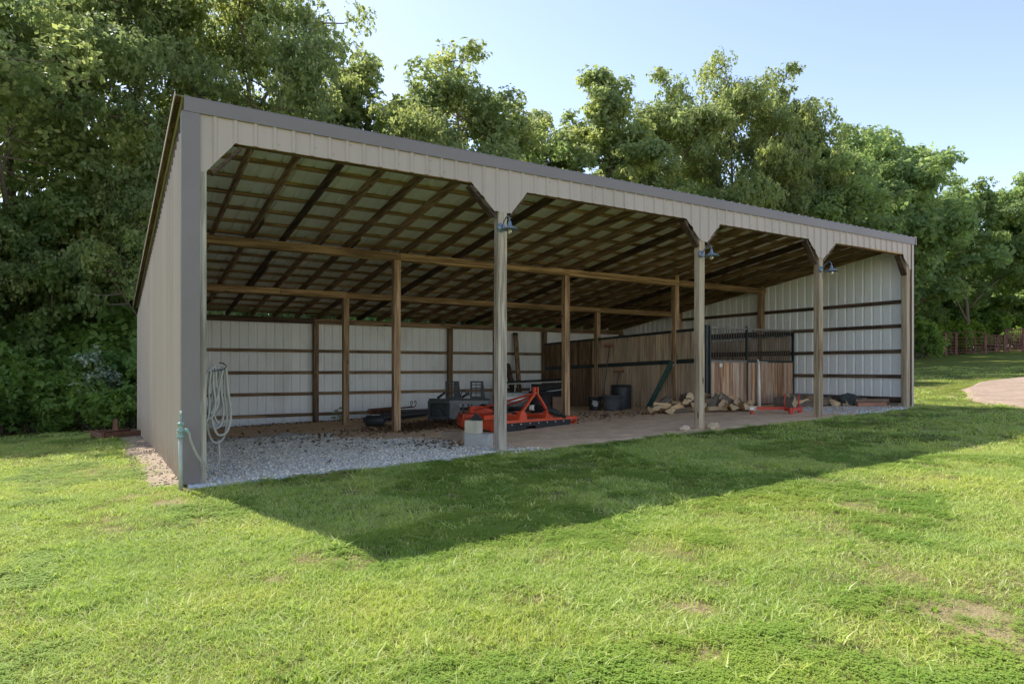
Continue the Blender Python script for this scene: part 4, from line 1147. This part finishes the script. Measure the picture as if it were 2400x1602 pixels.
# ------------------------------------------------------------------ pipe corral at the far right
def corral(x, y, rz, L, H, label, rails=6, tall=None, mt='corral', verticals=0, name='corral_panel'):
    t = thing(name, label, 'fence panel', (x,y,gz(x,y)), rz, 'pipe corral panels beyond the lawn')
    for xx in (0, L):
        MB().box(xx-.04, xx+.04, -.04, .04, -.1, tall or H).build('post', M[mt], t)
    for k in range(rails):
        z = .18 + (H-.22)*k/(rails-1)
        MB().tube([(0,0,z),(L,0,z)], .026, 6).build('rail', M[mt], t, True)
    if tall: MB().tube([(0,0,tall),(L,0,tall)], .03, 6).build('top_rail', M[mt], t, True)
    for k in range(verticals):
        xx = L*(k+1)/(verticals+1)
        MB().box(xx-.02, xx+.02, -.02, .02, .15, tall or H).build('upright', M[mt], t)
    return t
FD = Vector((.856,-.517))
f0 = Vector((57.9, 19.3))
spec = [(0,.95,1.45,1.85,0,'short left end panel of the pipe corral'),
        (.95,.85,1.45,1.85,1,'narrow gate panel next to the corral left end'),
        (1.8,2.4,1.45,1.85,2,'wide corral panel in front of the lime green bush'),
        (4.2,1.6,1.55,0,3,'dark corral panel at the foot of the tree trunk'),
        (5.8,1.5,1.55,1.95,8,'corral gate of close upright bars'),
        (7.3,2.9,1.55,2.0,1,'long reddish corral panel before the blue board'),
        (10.2,1.2,1.65,2.1,1,'corral panel right of the blue board'),
        (11.4,1.8,1.6,2.1,1,'second last corral panel at the frame edge')]
for a, L, H, tall, nv_, lab in spec:
    p = f0 + FD*a; corral(p.x, p.y, math.atan2(FD.y, FD.x), L-.1, H, lab, 6, tall or None, verticals=nv_)
p = f0 + FD*12.0
corral(p.x-.6, p.y-1.0, math.atan2(FD.y, FD.x), 3.0, 1.4, 'grey galvanised gate at the right end of the corral', 5, None, 'galv', 3)
# back side of the pen
for a, L, lab in ((1.0,4.0,'far corral panel at the back of the pen, left'),(5.0,4.0,'far corral panel at the back of the pen, middle'),(9.0,4.5,'far corral panel at the back of the pen, right')):
    p = f0 + FD*a + Vector((.517,.856))*5.0
    corral(p.x, p.y, math.atan2(FD.y, FD.x), L-.1, 1.45, lab, 5, None, verticals=1)
p = f0 + FD*8.9 + Vector((.517,.856))*.25
o = thing('blue_board', 'blue board hung on the pipe corral', 'board', (p.x,p.y,gz(p.x,p.y)+.45), math.atan2(FD.y,FD.x))
MB().box(0,.95,0,.03,0,.78).build('sheet', M['blue'], o)
MB().box(.35,.90,-.006,0,.40,.50).build('pale_strip', M['galv'], o)
for x in (.1,.85): MB().box(x-.02,x+.02,.03,.06,-.5,.75).build('stake', M['corral'], o)
p = f0 + FD*2.2 + Vector((.517,.856))*1.2
o = thing('feed_trough', 'low dark feed trough inside the pipe corral', 'trough', (p.x,p.y,gz(p.x,p.y)), math.atan2(FD.y,FD.x))
MB().prism([(-1.2,.12),(1.2,.12),(1.35,.42),(1.28,.42),(1.15,.17),(-1.15,.17),(-1.28,.42),(-1.35,.42)], -.3, .3).build('pan', M['rust'], o)
for x in (-1.0,1.0): MB().box(x-.05,x+.05,-.25,.25,-.05,.12).build('foot', M['rust'], o)

# ------------------------------------------------------------------ trees
def leaf_cloud(centers, radii, counts, size, r_, up=.45):
    """rhombic leaves spread through clumps; returns vertex and face arrays"""
    k = 5                                           # leaves to a spray
    ci = np.repeat(np.arange(len(centers)), np.maximum(1, counts//k)); m = len(ci); n = m*k
    d = r_.normal(size=(m,3)); d /= np.linalg.norm(d, axis=1)[:,None]
    rad = r_.random(m)**.42
    sp = centers[ci] + d*radii[ci]*rad[:,None] + r_.normal(size=(m,3))*.08
    sn = d*.7 + r_.normal(size=(m,3))*.45 + np.array([0,0,up])
    sp = np.repeat(sp, k, 0); sn = np.repeat(sn, k, 0)
    nrm = sn + r_.normal(size=(n,3))*.35; nrm /= np.linalg.norm(nrm, axis=1)[:,None]
    t = r_.normal(size=(n,3)); t[:,2] -= .35
    t -= nrm*np.sum(t*nrm,1)[:,None]; t /= np.linalg.norm(t, axis=1)[:,None]
    b = np.cross(nrm, t)
    pos = sp + t*size*.62 + r_.normal(size=(n,3))*.03
    L = size*(.5+1.0*r_.random(n))[:,None]; w = L*.32
    fold = nrm*L*.10
    V = np.stack([pos-t*L*.5, pos+b*w+fold, pos+t*L*.5, pos-b*w+fold], 1).reshape(-1,3)
    F = np.arange(n*4).reshape(n,4)
    return V, F
def tree_proto(seed, H, Rc, cb, clumps, per, leaf=.19, mat='leaf', lobes=7, trunk_r=.2, spread=1.0, top=.82):
    r_ = np.random.default_rng(seed)
    # trunk
    zt = np.linspace(-.6, H*top, 9)
    wob = np.cumsum(r_.normal(size=(9,2))*.12, axis=0); wob -= wob[0]; wob[1] *= .3
    tp_ = [Vector((wob[i,0], wob[i,1], zt[i])) for i in range(9)]
    mb = MB()
    mb.tube(tp_, [trunk_r*(1.35 if i == 0 else 1.0)*(1-.82*i/8) for i in range(9)], 9)
    # lobed envelope: a handful of big boughs, each with its own foliage masses
    C = []; Rr = []
    bough_pts = []
    ga = r_.uniform(0, 6.28)
    for k in range(lobes):
        f = (k+.5)/lobes
        z0 = cb*.8 + (H*top*.92-cb*.8)*f**.9
        a = ga + k*2.399 + r_.uniform(-.35,.35)
        reach = Rc*(1-.55*max(0,f-.35)/.65)*r_.uniform(.75,1.12)*spread
        rise = (H*.06 + (H-z0)*.42*r_.uniform(.6,1.0))
        i0 = int(np.argmin(np.abs(zt-z0)))
        s = Vector((wob[i0,0], wob[i0,1], z0))
        e = Vector((reach*math.cos(a), reach*math.sin(a), min(H*.97, z0+rise)))
        mid = s.lerp(e, .5) + Vector((r_.uniform(-.3,.3), r_.uniform(-.3,.3), -.2+r_.uniform(0,.5)))
        q = [s, s.lerp(mid,.5)+Vector((0,0,.12)), mid, mid.lerp(e,.5)+Vector((0,0,.15)), e]
        r0 = trunk_r*.5*(1-.5*f)
        mb.tube(q, [r0, r0*.8, r0*.6, r0*.4, r0*.15], 6)
        bough_pts.append(q)
    # leader
    bough_pts.append([tp_[5], tp_[6], tp_[7], tp_[8], tp_[8]+Vector((r_.uniform(-.5,.5), r_.uniform(-.5,.5), H*(1-top)*.85))])
    mb.tube(bough_pts[-1][3:], [.05,.012], 5)
    nb = len(bough_pts)
    for c in range(clumps):
        q = bough_pts[c % nb]
        t = r_.uniform(.30,1.0)**.75*3.999
        tip = c < nb*2
        if tip: t = 3.6 if c >= nb else 3.999
        i = int(t); p = q[i].lerp(q[i+1], t-i)
        off = Vector(r_.normal(size=3)); off.z = abs(off.z)*.7 - .25
        off = off.normalized()*r_.uniform(.35,1.0)*Rc*.42*(.12 if tip else 1)
        cpt = p + off
        if cpt.z < cb*.75: cpt.z = cb*.75 + r_.uniform(0,.6)
        rc = Rc*(r_.uniform(.10,.23) if not tip else r_.uniform(.15,.22))
        C.append(cpt); Rr.append((rc*r_.uniform(.9,1.25), rc*r_.uniform(.9,1.25), rc*r_.uniform(.55,.85)))
        mb.tube([p, p.lerp(cpt,.55)+Vector((0,0,-.08)), cpt], [.035,.022,.008], 4, cap=False)
    C = np.array(C); Rr = np.array(Rr)
    vol = Rr.prod(1)**.66; cnt = np.maximum(40, (per*vol/vol.mean())).astype(int)
    V, F = leaf_cloud(C, Rr, cnt, leaf, r_)
    V[:,2] = np.minimum(V[:,2], H+.3)
    crown = np_mesh('crown', V, F, [M[mat]])
    trunk = mb.mesh('trunk', M['bark'], True)
    return trunk, crown
PROTO = {
 'oak_a': tree_proto(1, 16, 5.2, 1.6, 200, 370, .16, 'leaf', 11, .26),
 'oak_b': tree_proto(2, 16, 4.4, 2.0, 180, 300, .19, 'leaf', 11, .22),
 'oak_c': tree_proto(3, 16, 3.3, 2.2, 150, 290, .20, 'leaf', 10, .18),
 'maple': tree_proto(4, 15, 4.6, 1.0, 190, 240, .24, 'leaf_b', 11, .22),
 'round': tree_proto(5, 15, 5.2, 1.2, 240, 210, .29, 'leaf_b', 14, .24),
 'under': tree_proto(6, 8, 3.2, .5, 130, 300, .135, 'leaf_b', 9, .10),
 'under_b': tree_proto(8, 8, 3.0, .5, 120, 300, .13, 'leaf', 9, .09),
}
PH = {'oak_a':16,'oak_b':16,'oak_c':16,'maple':15,'round':15,'under':8,'under_b':8}
PR = {'oak_a':5.2,'oak_b':4.4,'oak_c':3.3,'maple':4.6,'round':5.2,'under':3.2,'under_b':3.0}
def tree(kind, x, y, H, Rc, rz, label, group, name='oak_tree', cat='tree'):
    t = thing(name, label, cat, (x, y, gz(x, y)-.05), rz, group)
    tr, cr = PROTO[kind]
    s = H/PH[kind]; w = Rc/PR[kind]
    for nm, me_ in (('trunk', tr), ('crown', cr)):
        o = link(nm, me_, t); o.scale = (w, w, s)
    return t
GT = 'trees along the wood edge'
T = [ # kind, x, y, H, R, rot, name, label
 ('oak_a',-3.6,20.6,17.0,5.6,.3,'oak_tree','big oak at the left frame edge behind the lawn'),
 ('oak_b',.4,22.4,19.5,5.0,2.1,'oak_tree','tallest oak behind the left wall, its top out of frame'),
 ('oak_a',4.2,19.0,18.6,4.4,4.0,'oak_tree','tall oak rising over the left roof corner, top out of frame'),
 ('oak_c',9.6,21.2,16.4,3.4,1.2,'oak_tree','slimmer oak at the right shoulder of the tall left group'),
 ('oak_b',13.4,18.8,16.2,4.1,5.2,'oak_tree','rounded oak standing alone above the first bay fascia'),
 ('oak_c',18.6,19.9,14.6,2.9,.7,'oak_tree','small oak top between the rounded oak and the airy oak'),
 ('oak_c',21.2,17.6,16.2,3.3,3.3,'oak_tree','airy oak above the second front post'),
 ('oak_b',26.3,17.6,16.6,3.7,1.9,'oak_tree','oak with a ragged left shoulder right of the airy oak'),
 ('oak_a',30.6,17.2,18.4,3.7,.2,'oak_tree','highest oak of the right half'),
 ('oak_b',34.0,16.4,17.6,3.2,4.4,'oak_tree','oak just right of the highest one on the skyline'),
 ('maple',39.6,16.8,15.2,3.9,2.6,'maple_tree','lower maple on the falling skyline above the third post'),
 ('maple',36.4,15.0,12.0,3.6,.9,'maple_tree','maple filling the dip behind the right half roof'),
 ('round',56.5,22.6,18.2,6.2,1.4,'maple_tree','broad round-topped maple beyond the right roof corner'),
 ('round',47.8,18.8,16.6,5.0,3.9,'maple_tree','dense maple directly behind the right roof corner'),
 ('maple',66.5,20.6,16.0,4.6,5.6,'maple_tree','round tree shading the pipe corral'),
 ('round',73.5,17.6,16.4,5.0,.5,'maple_tree','rightmost tree at the frame edge above the corral gate'),
]
for kd, x, y, H, Rc, rz, nm, lab in T: tree(kd, x, y, H, Rc, rz, lab, GT, nm)
# lower trees filling behind the shed, hidden but for slivers between the others
GF = 'understory trees in the wood behind the shed'
q = random.Random(3)
fill = []
for i in range(26):
    x = -9 + i*2.35 + q.uniform(-.6,.6); y = 17.0 + q.uniform(-1.4,3.2) + max(0, x-40)*.16
    fill.append((x, y, q.uniform(8.0,10.8) + (1.2 if 8 < x < 34 else 0)))
for x, y, H in fill:
    tree(q.choice(['under','under_b','maple']), x, y, H, q.uniform(2.5,3.3), q.uniform(0,6.28), 'mid-height leafy tree in the shaded wood behind the shed', GF, 'understory_tree')
GB = 'trees deep in the wood'
for i in range(22):
    x = -16 + i*4.6 + q.uniform(-1,1); y = 27 + q.uniform(-2,4) + max(0, x-44)*.15
    H = q.uniform(12,14)
    if 8 < x < 12 or x > 36: H = q.uniform(10,11.5)
    if x < 6: H = q.uniform(8,10)
    tree(q.choice(['oak_a','maple','round','oak_b']), x, y, H, q.uniform(3.8,4.8), q.uniform(0,6.28), 'tree deep in the wood, glimpsed between the nearer crowns', GB, 'forest_tree')
for i in range(7):
    x = 44+i*6.6+q.uniform(-1,1); y = 30+q.uniform(-2,3)
    tree(q.choice(['maple','round']), x, y, q.uniform(11,13), 4.5, q.uniform(0,6.28), 'tree beyond the corral, seen under the nearer crowns', 'trees beyond the corral', 'forest_tree')

for i in range(24):
    x = -14 + i*3.9 + q.uniform(-.8,.8); y = 23.5 + q.uniform(-1.2,1.2) + max(0, x-44)*.2
    tree(q.choice(['under','under_b']), x, y, q.uniform(6.5,9), q.uniform(3.2,4.0), q.uniform(0,6.28), 'low dense tree in the dark of the wood', 'low trees deep in the wood', 'understory_tree')
GR = 'trees far behind the corral'
for D_, x0, y0, x1, y1, n in ((75,74,34,95,21,8),(86,86,40,110,25,8)):
    for i in range(n):
        f = (i+q.uniform(-.2,.2))/(n-1)
        tree(q.choice(['maple','round']), x0+(x1-x0)*f, y0+(y1-y0)*f, q.uniform(10,13), q.uniform(4.2,5.2), q.uniform(0,6.28), 'distant tree closing the view behind the corral', GR, 'forest_tree')
# shrubs along the wood edge at the left
def shrub_proto(seed, H, Rc, clumps, per, leaf, mat):
    r_ = np.random.default_rng(seed); mb = MB(); C = []; Rr = []
    for c in range(clumps):
        a = r_.uniform(0,6.28); rr = Rc*math.sqrt(r_.random())*.85; z = H*(.2+.75*r_.random())*(1-.35*(rr/Rc)**2)
        p = (rr*math.cos(a), rr*math.sin(a), z); C.append(p); s = Rc*r_.uniform(.2,.34); Rr.append((s,s,s*.75))
        mb.tube([(p[0]*.15,p[1]*.15,-.15),(p[0]*.6,p[1]*.6,z*.55),p], [.022,.014,.005], 4, cap=False)
    V, F = leaf_cloud(np.array(C), np.array(Rr), np.full(clumps, per), leaf, r_, .6)
    V[:,2] = np.maximum(V[:,2], .02)
    return mb.mesh('stem', M['bark'], True), np_mesh('foliage', V, F, [M[mat]])
SH = {'big': shrub_proto(21, 2.4, 1.3, 46, 150, .15, 'leaf_shrub'), 'low': shrub_proto(22, 1.2, .95, 30, 130, .12, 'leaf_shrub'),
      'pale': shrub_proto(23, 2.6, .8, 26, 90, .11, 'leaf_pale'), 'lime': shrub_proto(24, 2.5, 1.4, 44, 150, .16, 'leaf_lime')}
def shrub(kind, x, y, s, rz, label, group=None):
    t = thing('shrub', label, 'shrub', (x,y,gz(x,y)-.03), rz, group)
    for nm, me_ in zip(('stem','foliage'), SH[kind]):
        o = link(nm, me_, t); o.scale = (s,s,s)
    return t
GS = 'shrubs along the lawn edge at the left'
shrub('big', -3.3, 15.0, 1.05, .4, 'leafy green shrub at the left frame edge', GS)
shrub('big', -2.45, 15.2, .92, 2.0, 'bright-leaved shrub reaching over the lawn near the left edge', GS)
shrub('big', -4.8, 15.2, 1.1, 3.0, 'shrub just beyond the left frame edge', GS)
shrub('low', -1.5, 14.6, 1.0, 1.1, 'low shrub on the lawn edge left of the rusty frame', GS)
shrub('low', -.7, 14.2, 1.1, 4.1, 'low green shrub behind the rusty frame', GS)
shrub('low', .1, 14.0, 1.0, 5.0, 'small shrub at the back corner of the left wall', GS)
shrub('big', -.95, 15.6, 1.0, 5.2, 'taller shrub behind the low ones near the wall', GS)
shrub('pale', -1.0, 14.9, .95, .8, 'shrub with pale white-flowering sprays left of the wall')
shrub('big', .9, 15.8, 1.2, 2.2, 'shrub half hidden by the back end of the left wall', GS)
for i in range(9):
    shrub('big' if i % 2 else 'low', 2.2+i*1.9, 14.4+q.uniform(-.4,1.2), q.uniform(1.2,1.6), q.uniform(0,6), 'shrub behind the back wall, seen through the eave gap', 'shrubs behind the back wall')
for i in range(9):
    shrub('big', -9+i*1.5+q.uniform(-.3,.3), 19.5+q.uniform(-.6,2.0), q.uniform(1.5,2.0), q.uniform(0,6), 'shrub in the dark of the wood behind the lawn edge', 'shrubs inside the wood at the left')
for i in range(8):
    f = i/7
    shrub('low' if i % 3 else 'lime', 65.5+15*f, 27.0-9.2*f, q.uniform(1.0,1.6), q.uniform(0,6), 'bush in the pasture behind the corral', 'bushes behind the corral')
for i in range(12):
    f = i/11
    shrub('big', 71+22*f+q.uniform(-.6,.6), 33.5-13.0*f+q.uniform(-.6,.6), q.uniform(1.8,2.3), q.uniform(0,6), 'bushy growth under the distant trees behind the corral', 'bushes under the distant trees')
shrub('lime', 60.6, 21.2, 1.25, .3, 'sunlit lime green bush behind the left corral panels')
shrub('lime', 63.4, 20.2, 1.05, 2.3, 'second sunlit lime bush behind the corral trunk')
shrub('big', 51.6, 17.6, 1.35, 1.2, 'dark bush between the shed corner and the corral')
shrub('big', 57.0, 23.4, 1.5, 4.2, 'dark shrub at the corral left end')
for i in range(8):
    shrub('big', 38+i*2.6+q.uniform(-.5,.5), 15.2+i*.75, 1.35, q.uniform(0,6), 'shaded shrub at the wood foot behind the shed right end', 'shrubs at the wood foot')
# weed by the inner post
o = thing('weed', 'green broad-leaved weed at the foot of an inner post', 'plant', (4.55,8.6,fz(4.55,8.6)))
P = []; Fc = []
for k in range(9):
    a = k*2.4; l = .16+.05*(k%3); z = .06+.035*k
    dx, dy = math.cos(a), math.sin(a); b = len(P)
    P += [(dx*.02,dy*.02,z),(dx*l*.5-dy*.06,dy*l*.5+dx*.06,z+.05),(dx*l,dy*l,z+.0),(dx*l*.5+dy*.06,dy*l*.5-dx*.06,z+.05)]
    Fc.append((b,b+1,b+2,b+3))
MB().add(P, Fc).build('leaves', M['leaf_shrub'], o)
MB().tube([(0,0,-.02),(.01,0,.36)], .008, 5).build('stem', M['leaf_shrub'], o)

# ------------------------------------------------------------------ gravel, stones, dead leaves
def stones(n, xs, ys, size, keep, r_, zf):
    x = r_.uniform(*xs, n); y = r_.uniform(*ys, n)
    k = r_.random(n) < keep(x, y); x, y = x[k], y[k]; n = len(x)
    s = size[0] + (size[1]-size[0])*r_.random(n)**2.5
    base = np.array([(1,0,0),(-1,0,0),(0,1,0),(0,-1,0),(0,0,1),(0,0,-1)], float)
    V = base[None]*s[:,None,None]*(.55+.8*r_.random((n,6,1)))
    V[:,:,2] *= .7
    a = r_.uniform(0,6.28,n); c, s_ = np.cos(a), np.sin(a)
    V = np.stack([V[:,:,0]*c[:,None]-V[:,:,1]*s_[:,None], V[:,:,0]*s_[:,None]+V[:,:,1]*c[:,None], V[:,:,2]], -1)
    V += r_.normal(size=V.shape)*s[:,None,None]*.12
    V += np.stack([x, y, zf(x, y)+s*.25], -1)[:,None,:]
    T_ = np.array([(0,2,4),(2,1,4),(1,3,4),(3,0,4),(2,0,5),(1,2,5),(3,1,5),(0,3,5)])
    F = (T_[None] + np.arange(n)[:,None,None]*6).reshape(-1,3)
    return V.reshape(-1,3), F
V, F = stones(26000, (.22,5.2), (-.25,5.0), (.008,.026), lambda x, y: np.clip(gravel_mask(x,y)*1.4-.35,0,1), rng, floor_z)
tag(link('gravel', np_mesh('gravel', V, F, [M['stone']])), 'loose pale grey gravel in the first bay', 'gravel', kind='stuff')
V, F = stones(9000, (7.9,15.8), (-.25,2.6), (.008,.028), lambda x, y: np.maximum(np.clip(gravel_mask(x,y)*1.2-.2,0,1), .9*np.exp(-((x-8.35)/.28)**2-((y-.02)/.22)**2)), rng, floor_z)
tag(link('gravel', np_mesh('gravel', V, F, [M['stone_warm']])), 'tan gravel in the right bays and at the second post', 'gravel', kind='stuff')
V, F = stones(2600, (-.45,-.02), (.0,10.4), (.006,.020), lambda x, y: .25+.7*fbm(x*3,y*3), rng, lambda x, y: ground(x,y)+.02)
tag(link('gravel', np_mesh('gravel', V, F, [M['stone_dull']])), 'loose stones along the foot of the left wall', 'gravel', kind='stuff')
V, F = stones(500, (4.0,5.0), (-.32,-.02), (.012,.03), lambda x, y: np.exp(-((x-4.5)/.3)**2), rng, lambda x, y: ground(x,y)+.015)
tag(link('gravel', np_mesh('gravel', V, F, [M['stone']])), 'pale stones spilled around the grey post foot', 'gravel', kind='stuff')
def litter(n, gen, zf, size=.035):
    x, y = gen(n); r_ = rng
    z = zf(x, y)+.008+r_.random(n)*.025
    a = r_.uniform(0,6.28,n); L = size*(.5+r_.random(n))
    t = np.stack([np.cos(a), np.sin(a), r_.normal(size=n)*.35], -1)*L[:,None]; b = np.stack([-np.sin(a), np.cos(a), r_.normal(size=n)*.35], -1)*(L*.5)[:,None]
    p = np.stack([x,y,z], -1)
    V = np.stack([p-t, p+b, p+t, p-b], 1).reshape(-1,3)
    return V, np.arange(4*n).reshape(n,4)
def gen(n):
    c = np.array([(5.0,4.6,.55,.5),(5.6,5.2,.6,.5),(6.2,5.5,.5,.3),(3.4,4.2,.9,.5),(2.0,3.6,1.0,.8),(1.4,5.5,1.0,.8),(4.0,1.4,.4,.4),(3.2,9.4,1.4,.4),(9.5,4.5,1.0,.6),(8.2,3.2,.6,.4),(10.0,3.5,.7,.4),(2.9,2.0,.8,.6)])
    w = np.array([4,4,3,.9,.5,.5,.5,1.4,.8,.5,.6,.25]); k = rng.choice(len(c), n, p=w/w.sum())
    x = c[k,0]+rng.normal(size=n)*c[k,2]; y = c[k,1]+rng.normal(size=n)*c[k,3]
    return np.clip(x,.3,15.5), np.clip(y,.1,9.9)
V, F = litter(4600, gen, floor_z)
tag(link('leaf_litter', np_mesh('leaf_litter', V, F, [M['litter']])), 'brown dead leaves blown over the shed floor', 'leaf litter', kind='stuff')

# ------------------------------------------------------------------ grass: tufts spread over the lawn by geometry nodes
def tuft(r_, n, rad, h0, h1, w, lean):
    x = r_.normal(size=n)*rad; y = r_.normal(size=n)*rad
    a = r_.uniform(0,6.28,n); h = h0+(h1-h0)*r_.random(n); ww = w*(.7+.6*r_.random(n))
    la = r_.uniform(0,6.28,n); l = h*lean*r_.random(n)
    p = np.stack([x,y,np.zeros(n)-.006],-1)
    side = np.stack([np.cos(a),np.sin(a),np.zeros(n)],-1)*ww[:,None]
    ld = np.stack([np.cos(la),np.sin(la),np.zeros(n)],-1)
    m1 = p+ld*(l*.35)[:,None]+np.array([0,0,1])*(h*.6)[:,None]
    tip = p+ld*l[:,None]+np.array([0,0,1])*(h)[:,None]
    V = np.stack([p-side, p+side, m1+side*.7, m1-side*.7, tip+side*.12, tip-side*.12],1).reshape(-1,3)
    b = np.arange(n)[:,None]*6
    F = np.concatenate([b+np.array([[0,1,2,3]]), b+np.array([[3,2,4,5]])])
    return V, F
def clover_tuft(r_, n, rad, h, s):
    V = []; F = []
    for i in range(n):
        cx_, cy_ = r_.normal(size=2)*rad; z = h*(.5+.8*r_.random()); a0 = r_.uniform(0,6.28)
        for k in range(3):
            a = a0+k*2.094; u_ = np.array([math.cos(a),math.sin(a),r_.uniform(-.15,.3)]); v_ = np.array([-math.sin(a),math.cos(a),0])
            c = np.array([cx_,cy_,z]); q_ = s*(.7+.6*r_.random()); b = len(V)
            V += [c, c+u_*q_*.7+v_*q_*.45, c+u_*q_*1.15, c+u_*q_*.7-v_*q_*.45]; F.append((b,b+1,b+2,b+3))
    return np.array(V), np.array(F)
tr = np.random.default_rng(5)
variants = [(tuft(tr, 30, .056, .012, .055, .0040, 1.6), 0), (tuft(tr, 30, .060, .008, .045, .0046, 2.4), 0), (tuft(tr, 26, .030, .03, .085, .0042, 1.5), 0),
            (clover_tuft(tr, 26, .05, .030, .011), 1), (tuft(tr, 26, .06, .010, .040, .0022, 2.2), 2), (tuft(tr, 13, .012, .018, .045, .011, 2.6), 1)]
V = []; F = []; mi = []; tid = []
off = 0
for k, ((v, f), m_) in enumerate(variants):
    V.append(v); F.append(f+off); mi += [m_]*len(f); tid += [k+1]*len(v); off += len(v)
# scatter points
cxp, cyp = -.844, -8.405
def scatter(n, r0, r1, a0, a1, r_):
    rr = np.sqrt(r_.uniform(r0*r0, r1*r1, n)); aa = r_.uniform(a0, a1, n)
    return cxp+rr*np.sin(aa), cyp+rr*np.cos(aa)
pts = []
for n, r0, r1, s0, s1 in ((34000, .6, 6.0, .7, 1.15), (44000, 6.0, 11.5, .85, 1.25), (20000, 11.5, 20, 1.35, 2.0), (11000, 20, 42, 2.0, 3.2)):
    x, y = scatter(n, r0, r1, -.55, 1.75, tr)
    pts.append(np.stack([x, y, s0+(s1-s0)*tr.random(n)], -1))
pts = np.concatenate(pts)
x, y, s_ = pts.T
soil = soil_mask(x, y)
keep = (tr.random(len(x)) > np.clip(soil*1.0-.05, 0, .80))
keep &= ~((x > -.02) & (x < 15.86) & (y > -.17+(fbm(x*1.7, x*0+3)-.5)*.22) & (y < 10.3))
keep &= ~((x > -.30+(fbm(y*1.5+9, y*0)-.5)*.3) & (x < .02) & (y > .05) & (y < 10.6) & (tr.random(len(x)) < .93))
keep &= ~(np.hypot(x-26.9, y+10.9) < 13.2+(fbm(x*1.2, y*1.2)-.5)*1.2)
x, y, s_, soil = x[keep], y[keep], s_[keep], soil[keep]
cl = fbm(x*.8+20, y*.8+40, 3); tall = fbm(x*1.1+90, y*1.1+10, 3)
u_ = tr.random(len(x))
var = np.where(u_ < .5, 0, 1)
var = np.where((tall > .60) & (tr.random(len(x)) < .4), 2, var)
var = np.where((cl > .54) & (tr.random(len(x)) < .7), 3, var)
var = np.where((tr.random(len(x)) < .17 + soil*.7), 4, var)
s_ = s_*(.45+1.1*fbm(x*2.6+3, y*2.6+8)**1.2)
var = np.where(tr.random(len(x)) < .014, 5, var)
big = (tr.random(len(x)) < .006)
var = np.where(big, 2, var); s_ = np.where(big, s_*1.5, s_)
pz = lawn_z(x, y)
pz = np.where((x > -.5) & (x < 16.4) & (y > -.6) & (y < 10.6), ground(x,y)+(pz-ground(x,y))*.3, pz)
P = np.stack([x, y, pz], -1)
Vall = np.concatenate([np.concatenate(V), P]); Fall = np.concatenate(F)
me = np_mesh('grass', Vall, Fall, [M['blade'], M['clover'], M['straw']])
me.polygons.foreach_set('material_index', np.array(mi, dtype=np.int32))
nv0 = off; npn = len(P)
fattr(me, 'tuft_id', np.concatenate([np.array(tid, float), np.zeros(npn)]))
fattr(me, 'pick', np.concatenate([np.zeros(nv0), var.astype(float)]))
fattr(me, 'turn', np.concatenate([np.zeros(nv0), tr.uniform(0,6.28,npn)]))
fattr(me, 'tall', np.concatenate([np.zeros(nv0), np.minimum(s_, .55+.35*s_)*.85]))
fattr(me, 'size', np.concatenate([np.zeros(nv0), s_]))
grass = tag(link('grass', me), 'short mown grass, clover and dry blades covering the lawn', 'grass', kind='stuff')
ng = bpy.data.node_groups.new('grass_scatter', 'GeometryNodeTree')
ng.interface.new_socket('Geometry', in_out='INPUT', socket_type='NodeSocketGeometry')
ng.interface.new_socket('Geometry', in_out='OUTPUT', socket_type='NodeSocketGeometry')
N = ng.nodes; Lk = ng.links
gi = N.new('NodeGroupInput'); go = N.new('NodeGroupOutput')
def named(nm):
    nd = N.new('GeometryNodeInputNamedAttribute'); nd.data_type = 'FLOAT'; nd.inputs['Name'].default_value = nm
    return nd.outputs['Attribute']
def cmp_eq(sock, v):
    nd = N.new('FunctionNodeCompare'); nd.data_type = 'FLOAT'; nd.operation = 'EQUAL'
    Lk.new(sock, nd.inputs[0]); nd.inputs[1].default_value = v; nd.inputs['Epsilon'].default_value = .1
    return nd.outputs[0]
tid_s = named('tuft_id')
join = N.new('GeometryNodeJoinGeometry')
for k in range(len(variants), 0, -1):
    sp_ = N.new('GeometryNodeSeparateGeometry'); sp_.domain = 'POINT'
    Lk.new(gi.outputs[0], sp_.inputs['Geometry']); Lk.new(cmp_eq(tid_s, float(k)), sp_.inputs['Selection'])
    g2i = N.new('GeometryNodeGeometryToInstance'); Lk.new(sp_.outputs[0], g2i.inputs[0])
    Lk.new(g2i.outputs[0], join.inputs[0])
sp_ = N.new('GeometryNodeSeparateGeometry'); sp_.domain = 'POINT'
Lk.new(gi.outputs[0], sp_.inputs['Geometry']); Lk.new(cmp_eq(tid_s, 0.0), sp_.inputs['Selection'])
m2p = N.new('GeometryNodeMeshToPoints'); Lk.new(sp_.outputs[0], m2p.inputs['Mesh'])
iop = N.new('GeometryNodeInstanceOnPoints'); Lk.new(m2p.outputs[0], iop.inputs['Points']); Lk.new(join.outputs[0], iop.inputs['Instance'])
iop.inputs['Pick Instance'].default_value = True
Lk.new(named('pick'), iop.inputs['Instance Index'])
cmb = N.new('ShaderNodeCombineXYZ'); Lk.new(named('turn'), cmb.inputs['Z'])
Lk.new(cmb.outputs[0], iop.inputs['Rotation'])
cs = N.new('ShaderNodeCombineXYZ'); sz = named('size')
Lk.new(sz, cs.inputs['X']); Lk.new(sz, cs.inputs['Y']); Lk.new(named('tall'), cs.inputs['Z'])
Lk.new(cs.outputs[0], iop.inputs['Scale'])
Lk.new(iop.outputs[0], go.inputs[0])
md = grass.modifiers.new('scatter', 'NODES'); md.node_group = ng
